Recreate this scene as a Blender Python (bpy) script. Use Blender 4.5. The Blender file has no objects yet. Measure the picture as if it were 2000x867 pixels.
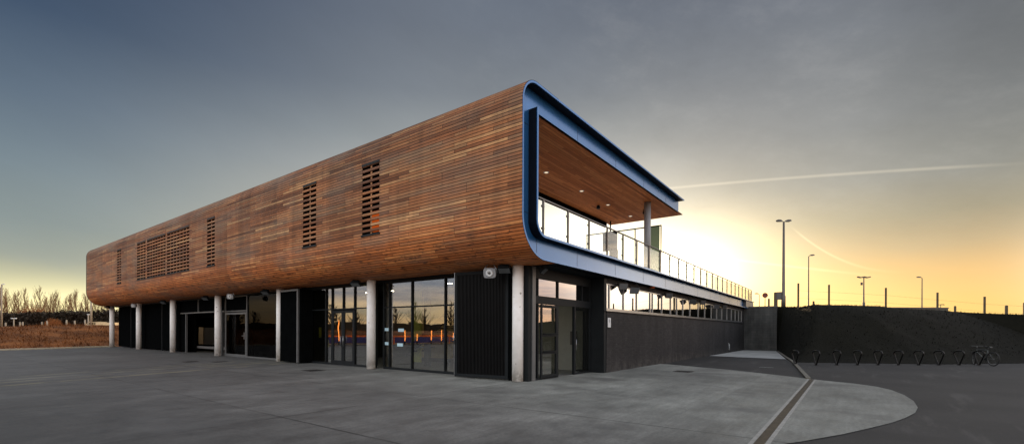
import bpy, math, random
from mathutils import Vector, Matrix, noise as mnoise
R = math.radians
sc = bpy.context.scene
COL = sc.collection
random.seed(7)

# ------------------------------------------------------------------ helpers
def lin(r, g, b):
    f = lambda c: (c/255/12.92) if c <= 10 else ((c/255+.055)/1.055)**2.4
    return (f(r), f(g), f(b), 1)

class MB:
    """collects shapes and links them as one mesh object"""
    def __init__(s): s.v = []; s.f = []; s.uv = []; s.sm = []
    def face(s, pts, uv=None, smooth=False):
        n = len(s.v); s.v += [tuple(p) for p in pts]
        s.f.append(tuple(range(n, n+len(pts)))); s.uv.append(uv); s.sm.append(smooth)
        return s
    def box(s, x0, y0, z0, x1, y1, z1):
        a = [(x0,y0,z0),(x1,y0,z0),(x1,y1,z0),(x0,y1,z0),(x0,y0,z1),(x1,y0,z1),(x1,y1,z1),(x0,y1,z1)]
        return s.hexa(a)
    def hexa(s, a):
        n = len(s.v); s.v += [tuple(p) for p in a]
        for q in ((3,2,1,0),(4,5,6,7),(0,1,5,4),(1,2,6,5),(2,3,7,6),(3,0,4,7)):
            s.f.append(tuple(n+i for i in q)); s.uv.append(None); s.sm.append(False)
        return s
    def obox(s, c, ux, uy, hx, hy, hz):
        """box with centre c, horizontal axes ux, uy, half sizes"""
        c = Vector(c); ux = Vector(ux).normalized(); uy = Vector(uy).normalized(); uz = ux.cross(uy)
        P = []
        for k in (-1, 1):
            for i, j in ((-1,-1),(1,-1),(1,1),(-1,1)):
                P.append(c + ux*hx*i + uy*hy*j + uz*hz*k)
        return s.hexa(P)
    def sweep(s, pts, r, n=8, closed=False, caps=True):
        pts = [Vector(p) for p in pts]; m = len(pts)
        rs = r if isinstance(r, (list, tuple)) else [r]*m
        base = len(s.v); up = None
        for i, p in enumerate(pts):
            if closed: t = pts[(i+1) % m]-pts[i-1]
            elif i == 0: t = pts[1]-pts[0]
            elif i == m-1: t = pts[-1]-pts[-2]
            else: t = pts[i+1]-pts[i-1]
            t.normalize()
            if up is None:
                up = Vector((0,0,1)) if abs(t.z) < .9 else Vector((1,0,0))
            a = t.cross(up)
            if a.length < 1e-4: a = t.cross(Vector((0,1,0)))
            a.normalize(); up = a.cross(t).normalized()
            for k in range(n):
                th = 2*math.pi*k/n
                s.v.append(tuple(p + (a*math.cos(th)+up*math.sin(th))*rs[i]))
        for i in range(m if closed else m-1):
            for k in range(n):
                j = (i+1) % m
                s.f.append((base+i*n+k, base+j*n+k, base+j*n+(k+1)%n, base+i*n+(k+1)%n)); s.uv.append(None); s.sm.append(n > 4)
        if caps and not closed:
            s.f.append(tuple(base+k for k in range(n))); s.uv.append(None); s.sm.append(False)
            s.f.append(tuple(base+(m-1)*n+k for k in reversed(range(n)))); s.uv.append(None); s.sm.append(False)
        return s
    def tube(s, p0, p1, r0, r1=None, n=8):
        return s.sweep([p0, p1], [r0, r0 if r1 is None else r1], n)
    def lathe(s, c, prof, n=16, axis=(0,0,1)):
        """prof: (radius, distance along axis)"""
        ax = Vector(axis).normalized(); a = ax.orthogonal().normalized(); b = ax.cross(a); c = Vector(c)
        base = len(s.v)
        for r, h in prof:
            for k in range(n):
                th = 2*math.pi*k/n
                s.v.append(tuple(c + ax*h + (a*math.cos(th)+b*math.sin(th))*r))
        for i in range(len(prof)-1):
            for k in range(n):
                s.f.append((base+i*n+k, base+i*n+(k+1)%n, base+(i+1)*n+(k+1)%n, base+(i+1)*n+k)); s.uv.append(None); s.sm.append(True)
        s.f.append(tuple(base+k for k in reversed(range(n)))); s.uv.append(None); s.sm.append(False)
        s.f.append(tuple(base+(len(prof)-1)*n+k for k in range(n))); s.uv.append(None); s.sm.append(False)
        return s
    def prism(s, poly, z0, z1):
        n = len(poly)
        s.face([(x, y, z1) for x, y in poly]); s.face([(x, y, z0) for x, y in reversed(poly)])
        for i in range(n):
            x0, y0 = poly[i]; x1, y1 = poly[(i+1) % n]
            s.face([(x0,y0,z0),(x1,y1,z0),(x1,y1,z1),(x0,y0,z1)])
        return s
    def mesh(s, name, mat, offset=(0,0,0), merge=False):
        me = bpy.data.meshes.new(name)
        ox, oy, oz = offset
        me.from_pydata([(x-ox, y-oy, z-oz) for x, y, z in s.v], [], s.f)
        if any(u for u in s.uv):
            L = me.uv_layers.new(name='UVMap'); i = 0
            for f, u in zip(s.f, s.uv):
                for k in range(len(f)):
                    L.data[i].uv = u[k] if u else (0, 0); i += 1
        for p, m in zip(me.polygons, s.sm): p.use_smooth = m
        me.materials.append(mat)
        me.validate()
        return me
    def build(s, name, mat, parent=None, origin=None, bevel=0):
        """world-coordinate shapes -> object; a child sits in its parent's frame"""
        off = world_loc(parent) if parent else Vector(origin or (0,0,0))
        o = bpy.data.objects.new(name, s.mesh(name, mat, off)); COL.objects.link(o)
        if parent: o.parent = parent
        else: o.location = off
        if bevel:
            b = o.modifiers.new('bevel', 'BEVEL'); b.width = bevel; b.segments = 2; b.limit_method = 'ANGLE'
        return o

def world_loc(o):
    l = Vector((0,0,0))
    while o: l += o.location; o = o.parent
    return l
def tag(o, label=None, cat=None, group=None, kind=None):
    if label: o['label'] = label
    if cat: o['category'] = cat
    if group: o['group'] = group
    if kind: o['kind'] = kind
    return o
def thing(name, label, cat, loc, group=None):
    o = bpy.data.objects.new(name, None); COL.objects.link(o)
    o.location = loc; o.empty_display_size = .2
    return tag(o, label, cat, group)
def dup(o, parent=None):
    c = o.copy(); COL.objects.link(c)
    if parent: c.parent = parent
    for ch in list(o.children): dup(ch, c)
    return c
def struct(name, mb, mat):
    o = mb.build(name, mat); o['kind'] = 'structure'; return o

# ------------------------------------------------------------------ node helpers
class NT:
    def __init__(s, tree): s.t = tree; tree.nodes.clear()
    def n(s, typ, **kw):
        x = s.t.nodes.new(typ)
        for k, v in kw.items(): setattr(x, k, v)
        return x
    def set(s, sock, v):
        if isinstance(v, bpy.types.NodeSocket): s.t.links.new(v, sock)
        elif v is not None: sock.default_value = v
    def m(s, op, a, b=None, c=None, clamp=False):
        x = s.n('ShaderNodeMath', operation=op, use_clamp=clamp)
        s.set(x.inputs[0], a); s.set(x.inputs[1], b); s.set(x.inputs[2], c)
        return x.outputs[0]
    def vm(s, op, a, b=None):
        x = s.n('ShaderNodeVectorMath', operation=op); s.set(x.inputs[0], a); s.set(x.inputs[1], b)
        return x.outputs['Value'] if op in ('DOT_PRODUCT', 'LENGTH', 'DISTANCE') else x.outputs[0]
    def sep(s, v):
        x = s.n('ShaderNodeSeparateXYZ'); s.set(x.inputs[0], v); return x.outputs
    def comb(s, x, y, z=0):
        n = s.n('ShaderNodeCombineXYZ'); s.set(n.inputs[0], x); s.set(n.inputs[1], y); s.set(n.inputs[2], z); return n.outputs[0]
    def mix(s, f, a, b, blend='MIX'):
        x = s.n('ShaderNodeMix', data_type='RGBA', blend_type=blend, clamp_factor=True)
        s.set(x.inputs['Factor'], f) if False else s.set(x.inputs[0], f); s.set(x.inputs[6], a); s.set(x.inputs[7], b)
        return x.outputs[2]
    def ramp(s, f, stops, interp='LINEAR'):
        x = s.n('ShaderNodeValToRGB'); x.color_ramp.interpolation = interp
        e = x.color_ramp.elements
        while len(e) < len(stops): e.new(.5)
        for k, (p, c) in enumerate(stops):
            e[k].position = p
            e[k].color = (c, c, c, 1) if isinstance(c, (int, float)) else (tuple(c)+(1,))[:4]
        s.set(x.inputs[0], f); return x.outputs[0]
    def noise(s, vec, scale, detail=4, rough=.55, dims='3D'):
        x = s.n('ShaderNodeTexNoise', noise_dimensions=dims)
        s.set(x.inputs['Vector'], vec); x.inputs['Scale'].default_value = scale
        x.inputs['Detail'].default_value = detail; x.inputs['Roughness'].default_value = rough
        return x.outputs['Fac']
    def smooth(s, x, a, b):
        n = s.n('ShaderNodeMapRange', interpolation_type='SMOOTHSTEP'); s.set(n.inputs[0], x)
        n.inputs[1].default_value = a; n.inputs[2].default_value = b; return n.outputs[0]

def newmat(name):
    m = bpy.data.materials.new(name); m.use_nodes = True
    return m, NT(m.node_tree)
def principled(N, col, rough=.6, metal=0, bump=None, bstr=.3, bdist=.01, spec=.5):
    b = N.n('ShaderNodeBsdfPrincipled'); o = N.n('ShaderNodeOutputMaterial')
    N.set(b.inputs['Base Color'], col); N.set(b.inputs['Roughness'], rough); N.set(b.inputs['Metallic'], metal)
    b.inputs['Specular IOR Level'].default_value = spec
    if bump is not None:
        bn = N.n('ShaderNodeBump'); bn.inputs['Strength'].default_value = bstr; bn.inputs['Distance'].default_value = bdist
        N.set(bn.inputs['Height'], bump); N.set(b.inputs['Normal'], bn.outputs[0])
    N.t.links.new(b.outputs[0], o.inputs[0]); return b
def objco(N): return N.n('ShaderNodeTexCoord').outputs['Object']

def paint(name, col, rough=.5, metal=0, var=.25, scale=3, spec=.5):
    """plain paint or metal with a little wear"""
    m, N = newmat(name); co = objco(N)
    a = N.noise(co, scale, 6); b = N.noise(co, scale*14, 3)
    f = N.m('ADD', N.m('MULTIPLY', a, .7), N.m('MULTIPLY', b, .3))
    c0 = tuple(x*(1-var) for x in col); c1 = tuple(x*(1+var) for x in col)
    c = N.ramp(f, [(.3, c0), (.7, c1)])
    r = N.m('ADD', N.m('MULTIPLY', a, .2), rough-.1)
    principled(N, c, r, metal, spec=spec); return m

# ------------------------------------------------------------------ materials
def wood_mat(name, board, length, tones, orange=None, axis='uv', grey=0.0, groove=.16):
    m, N = newmat(name); tc = N.n('ShaderNodeTexCoord')
    if axis == 'uv':
        uv = N.sep(tc.outputs['UV']); u, s = uv[0], uv[1]
    else:
        o = N.sep(tc.outputs['Object']); u, s = o[axis[0]], o[axis[1]]
    q = N.m('DIVIDE', s, board); row = N.m('FLOOR', q); fr = N.m('FRACT', q)
    wn = N.n('ShaderNodeTexWhiteNoise', noise_dimensions='1D'); N.set(wn.inputs['W'], row)
    step = N.m('DIVIDE', N.m('FLOOR', N.m('MULTIPLY', wn.outputs['Value'], 5)), 5)
    uu = N.m('ADD', N.m('DIVIDE', u, length), step); col = N.m('FLOOR', uu); fc = N.m('FRACT', uu)
    w2 = N.n('ShaderNodeTexWhiteNoise', noise_dimensions='2D'); N.set(w2.inputs['Vector'], N.comb(row, col))
    rnd = w2.outputs['Value']
    c = N.ramp(rnd, tones)
    # grain along the board, different on each board
    gv = N.comb(N.m('MULTIPLY', u, 1.3), N.m('ADD', N.m('MULTIPLY', s, 26), N.m('MULTIPLY', rnd, 40)), row)
    g = N.noise(gv, 1.6, 5, .6)
    c = N.mix(1, c, N.ramp(g, [(.25, .62), (.75, 1.3)]), 'MULTIPLY')
    big = N.noise(N.comb(N.m('MULTIPLY', u, .18), N.m('MULTIPLY', s, .5)), 1, 5)
    c = N.mix(1, c, N.ramp(big, [(.3, .78), (.7, 1.18)]), 'MULTIPLY')
    if orange:      # lengths of wall from one batch of timber have aged alike
        wb_ = N.n('ShaderNodeTexWhiteNoise', noise_dimensions='1D'); N.set(wb_.inputs['W'], N.m('FLOOR', N.m('DIVIDE', u, 1.3)))
        c = N.mix(1, c, N.ramp(wb_.outputs['Value'], [(0, .84), (1, 1.12)]), 'MULTIPLY')
        # darker towards the rolled top edge
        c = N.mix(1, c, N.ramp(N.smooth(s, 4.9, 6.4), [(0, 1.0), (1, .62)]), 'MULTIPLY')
        rn = N.noise(N.comb(N.m('MULTIPLY', u, 2.4), N.m('MULTIPLY', s, .22)), 1, 5, .6)
        c = N.mix(1, c, N.ramp(rn, [(.35, .80), (.6, 1.08)]), 'MULTIPLY')
    if orange:      # unweathered boards under the curve, brightened by a painted orange glow; blotchy water stains
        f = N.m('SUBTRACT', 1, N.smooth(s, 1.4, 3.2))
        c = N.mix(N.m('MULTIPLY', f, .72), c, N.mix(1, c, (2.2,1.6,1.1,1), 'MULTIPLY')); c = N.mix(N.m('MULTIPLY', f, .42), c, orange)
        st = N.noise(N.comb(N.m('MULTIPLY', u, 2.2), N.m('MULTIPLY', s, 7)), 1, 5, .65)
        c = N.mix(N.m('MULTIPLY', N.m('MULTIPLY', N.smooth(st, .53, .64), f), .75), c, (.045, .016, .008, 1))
    if grey:
        gn = N.noise(N.comb(N.m('MULTIPLY', u, .35), N.m('MULTIPLY', s, 1.1)), 1, 4)
        c = N.mix(N.m('MULTIPLY', N.smooth(gn, .42, .7), grey), c, (.19,.145,.108,1))
    edge = N.m('MINIMUM', fr, N.m('SUBTRACT', 1, fr))
    line = N.smooth(edge, groove*.4, groove)
    je = N.m('MULTIPLY', N.m('MINIMUM', fc, N.m('SUBTRACT', 1, fc)), length)
    jl = N.smooth(je, .003, .012)
    ok = N.m('MULTIPLY', line, jl)
    c = N.mix(1, c, N.ramp(ok, [(0, .18), (1, 1.0)]), 'MULTIPLY')
    h = N.m('ADD', ok, N.m('MULTIPLY', N.m('ADD', g, rnd), .25))
    principled(N, c, .72, 0, h, .6, .012, spec=.25); return m

M = {}
TONES = [(0, (.17,.066,.025)), (.12, (.24,.094,.036)), (.28, (.36,.145,.055)), (.42, (.42,.180,.070)), (.56, (.33,.135,.052)), (.68, (.46,.22,.090)),
         (.80, (.38,.19,.085)), (.90, (.28,.155,.080)), (.95, (.52,.28,.12)), (1, (.56,.33,.155))]
TONES = [(p, (c[0]*.98, c[1]*.92, c[2]*.88)) for p, c in TONES]
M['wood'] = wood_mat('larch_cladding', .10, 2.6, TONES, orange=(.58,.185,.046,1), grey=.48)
M['slat'] = wood_mat('larch_slats', .10, 2.6, TONES, grey=.35)
M['soffit'] = wood_mat('oiled_soffit_boards', .125, 3.4, [(0, (.38,.105,.024)), (.5, (.55,.165,.040)), (1, (.66,.23,.064))], axis=(0,1), groove=.05)
def blue_mat():
    m, N = newmat('blue_metal_panel'); co = objco(N); o = N.sep(co)
    w_ = N.n('ShaderNodeTexWhiteNoise', noise_dimensions='1D'); N.set(w_.inputs['W'], N.m('FLOOR', N.m('DIVIDE', N.m('ADD', o[0], 1.3), 3.1)))
    c = N.ramp(w_.outputs['Value'], [(0, (.026,.135,.35)), (1, (.032,.155,.385))])
    st = N.noise(N.comb(N.m('MULTIPLY', o[0], 1.2), 0, N.m('MULTIPLY', o[2], .5)), 1, 3)
    c = N.mix(1, c, N.ramp(st, [(.3, .93), (.7, 1.05)]), 'MULTIPLY')
    b = principled(N, c, .26, .38); b.inputs['Coat Weight'].default_value = .2; b.inputs['Coat IOR'].default_value = 1.9; b.inputs['Coat Roughness'].default_value = .16; return m
M['blue'] = blue_mat()
M['shade_strip'] = paint('dark_shade_strip', (.006,.009,.016), .6, 0, .1, 1, .15)  # near-black colour standing in for shade behind the blue edges
M['lightblue'] = M['blue']
M['steel'] = paint('grey_steel', (.30,.31,.32), .32, .9, .15)
M['railsteel'] = paint('brushed_rail_steel', (.22,.20,.18), .38, .7, .15)
M['dark'] = paint('charcoal_frame', (.012,.0145,.016), .55, 0, .2, spec=.12)
M['black'] = paint('black_panel', (.0035,.004,.0042), .8, 0, .3, spec=0)
M['midgrey'] = paint('grey_rail', (.10,.105,.105), .45, 0, .2)
M['louvre'] = paint('black_louvre', (.005,.0052,.0055), .4, 0, .3, spec=.18)
M['bikesteel'] = paint('dull_bike_steel', (.07,.075,.075), .4, .4, .2)
M['navy'] = paint('added_navy_band', (.035,.035,.16), .5, 0, .2)
M['lampgrey'] = paint('grey_lamp_body', (.27,.28,.29), .42, 0, .1)
M['white'] = paint('white_lamp_paint', (.62,.65,.66), .4, 0, .08)
M['darkroom'] = paint('dark_interior', (.03,.03,.03), .8, 0, .3, spec=.1)
M['wall_in'] = paint('pale_interior_plaster', (.34,.35,.32), .8, 0, .08)
M['lime'] = paint('lime_paint', (.50,.56,.06), .6, 0, .1)
M['ochre'] = paint('ochre_paint', (.42,.30,.06), .6, 0, .15)
M['orange'] = paint('orange_paint', (.75,.16,.02), .6, 0, .15)
M['tan'] = paint('tan_board', (.55,.42,.27), .6, 0, .15)
M['cabinet'] = paint('cabinet_grey', (.09,.085,.08), .6, 0, .15)
M['red'] = paint('sign_back', (.16,.035,.02), .6, 0, .2)
M['kerb'] = paint('kerb_concrete', (.11,.105,.088), .85, 0, .3, 5)
M['deck'] = paint('pale_deck_paving', (.55,.52,.47), .8, 0, .12, 3)
M['sunkerb'] = paint('sunlit_kerb', (.62,.56,.40), .85, 0, .2, 5)
M['pole'] = paint('galvanised_pole', (.10,.09,.08), .55, .2, .2)
M['palepole'] = paint('pale_pole', (.34,.28,.20), .5, 0, .15)
M['post'] = paint('weathered_timber_post', (.085,.065,.04), .85, 0, .35, 6)
M['rubber'] = paint('black_rubber', (.012,.012,.012), .7, 0, .3)
M['bike'] = paint('silver_bike_paint', (.045,.055,.055), .35, .3, .2)
M['rack'] = paint('black_rack_paint', (.003,.003,.003), .3, 0, .3, spec=.3)
M['iron'] = paint('cast_iron', (.022,.021,.02), .55, .3, .4, 9)
M['notice'] = paint('pale_blue_paper', (.48,.72,.82), .7, 0, .05)
M['ink'] = paint('dark_ink', (.03,.05,.09), .6, 0, .1)
M['caravan'] = paint('cream_paint', (.80,.62,.35), .4, 0, .1)
M['bark'] = paint('twig_bark', (.20,.10,.038), .9, 0, .35, 4)
M['rusty'] = paint('rust_twig', (.30,.11,.03), .9, 0, .35, 4)
M['hedge'] = paint('dark_hedge', (.038,.026,.014), .95, 0, .5, 2)

def column_mat():
    m, N = newmat('painted_concrete_column'); co = objco(N); z = N.sep(co)[2]
    n = N.noise(co, 5, 6); n2 = N.noise(co, 40, 3)
    c = N.ramp(n, [(.3, (.84,.82,.77)), (.65, (.93,.92,.89))])
    d = N.m('MULTIPLY', N.m('SUBTRACT', 1, N.smooth(z, 0, .7)), N.smooth(n, .35, .6))
    c = N.mix(N.m('MULTIPLY', d, .8), c, (.33,.30,.25,1))  # dirt at the foot, deepened to stand for a contact shadow
    c = N.mix(N.smooth(N.noise(co, 7, 2), .70, .74), c, (.35,.32,.28,1))
    principled(N, c, .6, 0, n2, .15, .004); return m
M['column'] = column_mat()

def glass_mat(name, ior, tint, wav=.004, scale=.7, rough=.004, f90=1.0):
    m, N = newmat(name); co = objco(N)
    h = N.noise(co, scale, 2)
    bn = N.n('ShaderNodeBump'); bn.inputs['Strength'].default_value = .5; bn.inputs['Distance'].default_value = wav
    N.set(bn.inputs['Height'], h)
    f0 = ((ior-1)/(ior+1))**2
    geo = N.n('ShaderNodeNewGeometry')
    cosv = N.m('ABSOLUTE', N.vm('DOT_PRODUCT', geo.outputs['Incoming'], geo.outputs['Normal']))
    fres = N.m('ADD', f0, N.m('MULTIPLY', N.m('POWER', N.m('SUBTRACT', 1, cosv, clamp=True), 5), f90-f0))
    g = N.n('ShaderNodeBsdfGlossy'); g.inputs['Roughness'].default_value = rough; g.inputs['Color'].default_value = (1,1,1,1)
    N.set(g.inputs['Normal'], bn.outputs[0])
    t = N.n('ShaderNodeBsdfTransparent'); t.inputs['Color'].default_value = tint
    mx = N.n('ShaderNodeMixShader'); o = N.n('ShaderNodeOutputMaterial')
    N.set(mx.inputs[0], fres); N.t.links.new(t.outputs[0], mx.inputs[1]); N.t.links.new(g.outputs[0], mx.inputs[2])
    N.t.links.new(mx.outputs[0], o.inputs[0]); return m
M['glass'] = glass_mat('solar_glass', 2.7, (.78,.79,.74,1), .003, .8)
M['darkglass'] = glass_mat('dark_glass', 1.3, (.3,.3,.28,1), .004, f90=.045)
M['clear'] = glass_mat('clear_glass', 1.3, (.93,.95,.93,1), .001)
M['green'] = glass_mat('green_edge_glass', 1.5, (.22,.26,.235,1), .001)
M['mirror'] = glass_mat('clerestory_glass', 4.2, (.10,.12,.12,1), .002)

def brick_mat(name, c1, c2, mortar, bw, bh, axis, rough=.8, ms=.06):
    m, N = newmat(name); o = N.sep(objco(N))
    b = N.n('ShaderNodeTexBrick'); N.set(b.inputs['Vector'], N.comb(o[axis], o[2]))
    b.inputs['Color1'].default_value = c1; b.inputs['Color2'].default_value = c2; b.inputs['Mortar'].default_value = mortar
    b.inputs['Scale'].default_value = 1; b.inputs['Brick Width'].default_value = bw; b.inputs['Row Height'].default_value = bh
    b.inputs['Mortar Size'].default_value = bh*ms; b.inputs['Bias'].default_value = -.1
    n = N.noise(objco(N), .7, 6)
    c = N.mix(1, b.outputs['Color'], N.ramp(n, [(.3, .7), (.7, 1.25)]), 'MULTIPLY')
    e = N.noise(N.comb(N.m('MULTIPLY', o[axis], 3), N.m('MULTIPLY', o[2], 14)), 1, 4)
    c = N.mix(N.m('MULTIPLY', N.smooth(e, .66, .72), .35), c, (.12,.115,.11,1))
    spl = N.m('MULTIPLY', N.m('SUBTRACT', 1, N.smooth(o[2], -.05, .55)), N.smooth(N.noise(objco(N), 2.5, 6, .65), .38, .62))
    c = N.mix(N.m('MULTIPLY', spl, .5), c, (.085,.08,.072,1))
    run = N.noise(N.comb(N.m('MULTIPLY', o[axis], 2.2), N.m('MULTIPLY', o[2], .25)), 1, 5, .6)
    c = N.mix(1, c, N.ramp(run, [(.35, .75), (.62, 1.2)]), 'MULTIPLY')
    h = N.m('SUBTRACT', 1, b.outputs['Fac'])
    principled(N, c, rough, 0, h, .5, .006, spec=.3); return m
M['brick'] = brick_mat('charcoal_brick', (.018,.017,.0175,1), (.031,.029,.029,1), (.014,.014,.014,1), .225, .075, 0)
M['block'] = brick_mat('grey_block_wall', (.052,.054,.052,1), (.068,.068,.064,1), (.04,.04,.038,1), .44, .215, 1, ms=.04)

def plaza_mat():
    m, N = newmat('plaza_concrete'); co = objco(N); x, y, z = N.sep(co)
    n1 = N.noise(co, .16, 6, .6); n2 = N.noise(co, 1.4, 8, .65); n3 = N.noise(co, 60, 3)
    # broom marks run along x
    br = N.noise(N.comb(N.m('MULTIPLY', x, .8), N.m('MULTIPLY', y, 9)), 1, 5, .6)
    c = N.ramp(n2, [(.25, (.095,.0945,.089)), (.75, (.148,.147,.139))])
    c = N.mix(1, c, N.ramp(n1, [(.32, .70), (.68, 1.12)]), 'MULTIPLY')
    c = N.mix(1, c, N.ramp(br, [(.3, .86), (.7, 1.1)]), 'MULTIPLY')
    c = N.mix(1, c, N.ramp(n3, [(.3, .88), (.7, 1.1)]), 'MULTIPLY')
    # big pours: every bay its own tone, saw-cut joints between
    def cell(v, pos, step): return N.m('DIVIDE', N.m('SUBTRACT', v, pos), step)
    cx, cy = cell(x, 4.28, 3.65), cell(y, 8.42, 5.9)
    w = N.n('ShaderNodeTexWhiteNoise', noise_dimensions='2D'); N.set(w.inputs['Vector'], N.comb(N.m('FLOOR', cx), N.m('FLOOR', cy)))
    c = N.mix(1, c, N.ramp(w.outputs['Value'], [(0, .84), (1, 1.1)]), 'MULTIPLY')
    # light fall-off painted in: darker left of the joint and towards the far end
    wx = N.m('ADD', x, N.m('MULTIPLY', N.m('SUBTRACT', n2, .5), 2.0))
    left_shade = N.m('MULTIPLY', N.m('SUBTRACT', 1, N.smooth(wx, -1.5, 6.2)), .95)
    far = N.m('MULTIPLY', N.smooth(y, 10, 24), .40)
    c = N.mix(1, c, N.ramp(N.m('MAXIMUM', left_shade, far), [(0, 1.0), (1, 0.0)]), 'MULTIPLY')
    new = N.m('MULTIPLY', N.smooth(N.m('ADD', wx, N.m('MULTIPLY', y, -.25)), 3.5, 10), 1)  # same painted light: paving brightened towards the right
    c = N.mix(1, c, N.mix(new, (1,1,1,1), (1.60,1.68,1.64,1)), 'MULTIPLY')  # painted light: tint for the brighter right side
    def joint(cc, step, wd):
        f = N.m('FRACT', cc); e = N.m('MULTIPLY', N.m('MINIMUM', f, N.m('SUBTRACT', 1, f)), step)
        e = N.m('ADD', e, N.m('MULTIPLY', N.m('SUBTRACT', N.noise(co, 3, 3), .5), .012))
        return N.smooth(e, wd*.4, wd)
    def cut(v, pos, wd):
        e = N.m('ABSOLUTE', N.m('SUBTRACT', N.m('ADD', v, N.m('MULTIPLY', N.m('SUBTRACT', N.noise(co, 2.5, 3), .5), .02)), pos)); return N.smooth(e, wd*.35, wd)
    j = N.m('MINIMUM', N.m('MINIMUM', cut(x, 4.28, .032), cut(x, 7.72, .026)), N.m('MINIMUM', cut(y, 8.42, .032), cut(y, 30.1, .03)))
    j = N.m('MAXIMUM', j, N.m('MULTIPLY', N.smooth(N.noise(co, .5, 3), .4, .65), .8))
    # saw cut lines pick out in the middle of the yard only here and there
    c = N.mix(1, c, N.ramp(j, [(0, .3), (1, 1)]), 'MULTIPLY')
    fw = N.noise(N.comb(N.m('MULTIPLY', x, .45), N.m('MULTIPLY', y, .9)), 1, 12, .72)
    c = N.mix(1, c, N.ramp(fw, [(.36, .72), (.6, 1.1)]), 'MULTIPLY')
    sp_ = N.smooth(N.noise(co, 11, 2), .70, .76)
    c = N.mix(N.m('MULTIPLY', sp_, .5), c, (.06,.06,.058,1))
    ag = N.noise(co, 17, 8, .75)
    c = N.mix(1, c, N.ramp(ag, [(.32, .72), (.68, 1.28)]), 'MULTIPLY')
    dk_ = N.smooth(N.noise(co, 3.1, 6, .7), .60, .68)
    c = N.mix(N.m('MULTIPLY', dk_, .35), c, (.05,.05,.048,1))
    # oily patches and tyre rings
    st = N.noise(N.comb(N.m('MULTIPLY', x, .5), N.m('MULTIPLY', y, .35)), 1, 6, .6)
    c = N.mix(N.m('MULTIPLY', N.smooth(st, .50, .66), .60), c, (.075,.076,.073,1))
    for (px, py, r) in ((5.04,12.43,.62),(7.11,7.41,.58),(6.94,3.42,.62),(13.84,3.51,.68),(15.4,1.9,.5)):
        d = N.m('ABSOLUTE', N.m('SUBTRACT', N.vm('DISTANCE', N.comb(x, y), (px, py, 0)), r))
        k = N.m('MULTIPLY', N.m('SUBTRACT', 1, N.smooth(d, .03, .15)), N.m('MULTIPLY', N.smooth(N.noise(co, 2.2, 3), .35, .6), .4))
        c = N.mix(k, c, (.075,.075,.072,1))
    # yellow light streaks painted across the yard, dark bands between
    for (a, b_, cc, wd, col) in ((-.30, 1, 21.65, .10, (.34,.31,.16,1)), (-.30, 1, 20.6, .16, (.30,.28,.17,1)), (-.30, 1, 19.75, .12, (.34,.30,.14,1)),
                                 (-.30, 1, 18.6, .16, (.36,.31,.15,1)), (-.30, 1, 21.0, .14, (.07,.068,.06,1)), (-.30, 1, 19.2, .14, (.07,.068,.06,1))):
        d = N.m('ABSOLUTE', N.m('SUBTRACT', N.m('ADD', N.m('MULTIPLY', x, a), y), cc))
        k = N.m('MULTIPLY', N.m('SUBTRACT', 1, N.smooth(d, wd*.5, wd*1.6)), N.smooth(N.noise(co, .9, 5), .38, .62))
        c = N.mix(N.m('MULTIPLY', k, .26), c, col)
    h = N.m('ADD', N.m('MULTIPLY', j, .8), N.m('MULTIPLY', N.m('ADD', n3, br), .12))
    r = N.ramp(n2, [(.3, .55), (.7, .8)])
    principled(N, c, r, 0, h, .25, .01, spec=.4); return m
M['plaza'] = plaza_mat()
def asphalt_mat():
    m, N = newmat('asphalt'); co = objco(N)
    n1 = N.noise(co, .35, 6, .6); n2 = N.noise(co, 90, 2); n3 = N.noise(co, 14, 4)
    c = N.ramp(n1, [(.3, (.015,.015,.015)), (.7, (.029,.0285,.028))])
    c = N.mix(1, c, N.ramp(n2, [(.3, .7), (.7, 1.4)]), 'MULTIPLY')
    c = N.mix(N.m('MULTIPLY', N.smooth(n3, .58, .70), .4), c, (.062,.061,.058,1))
    o = N.sep(co)
    st = N.noise(N.comb(N.m('MULTIPLY', o[0], .6), N.m('MULTIPLY', o[1], .25)), 1, 5)
    c = N.mix(N.m('MULTIPLY', N.smooth(st, .45, .62), .55), c, (.015,.015,.015,1))
    tr = N.noise(N.comb(N.m('ADD', N.m('MULTIPLY', o[0], .25), N.m('MULTIPLY', o[1], .1)), N.m('MULTIPLY', o[1], 1.6)), 1, 5, .65)
    c = N.mix(N.m('MULTIPLY', N.smooth(tr, .55, .68), .35), c, (.085,.083,.08,1))
    principled(N, c, .8, 0, n2, .3, .006, spec=.35); return m
M['asphalt'] = asphalt_mat()
def slab_mat():
    m, N = newmat('slab_concrete'); co = objco(N)
    c = N.ramp(N.noise(co, .8, 6), [(.3, (.25,.265,.265)), (.7, (.36,.375,.37))])
    principled(N, c, .75, 0, N.noise(co, 40, 3), .2, .005); return m
M['slab'] = slab_mat()
def grass_mat(name, stops, s1=.5):
    m, N = newmat(name); co = objco(N)
    n = N.noise(co, s1, 8, .7); n2 = N.noise(co, 9, 5, .7)
    f = N.m('ADD', N.m('MULTIPLY', n, .6), N.m('MULTIPLY', n2, .4))
    principled(N, N.ramp(f, stops), .95, 0, n2, .9, .08, spec=.15); return m
M['sun_drygrass'] = grass_mat('sun_tinted_dry_grass', [(.3, (.035,.016,.008)), (.45, (.12,.046,.016)), (.58, (.27,.105,.034)), (.75, (.44,.21,.078))])  # the sun's orange light is tinted into the dry grass colour
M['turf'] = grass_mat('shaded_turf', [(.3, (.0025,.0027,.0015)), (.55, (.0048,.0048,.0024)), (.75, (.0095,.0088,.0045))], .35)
M['earth'] = grass_mat('rough_ground', [(.3, (.03,.022,.013)), (.6, (.07,.05,.03)), (.8, (.11,.08,.045))], .1)
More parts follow.
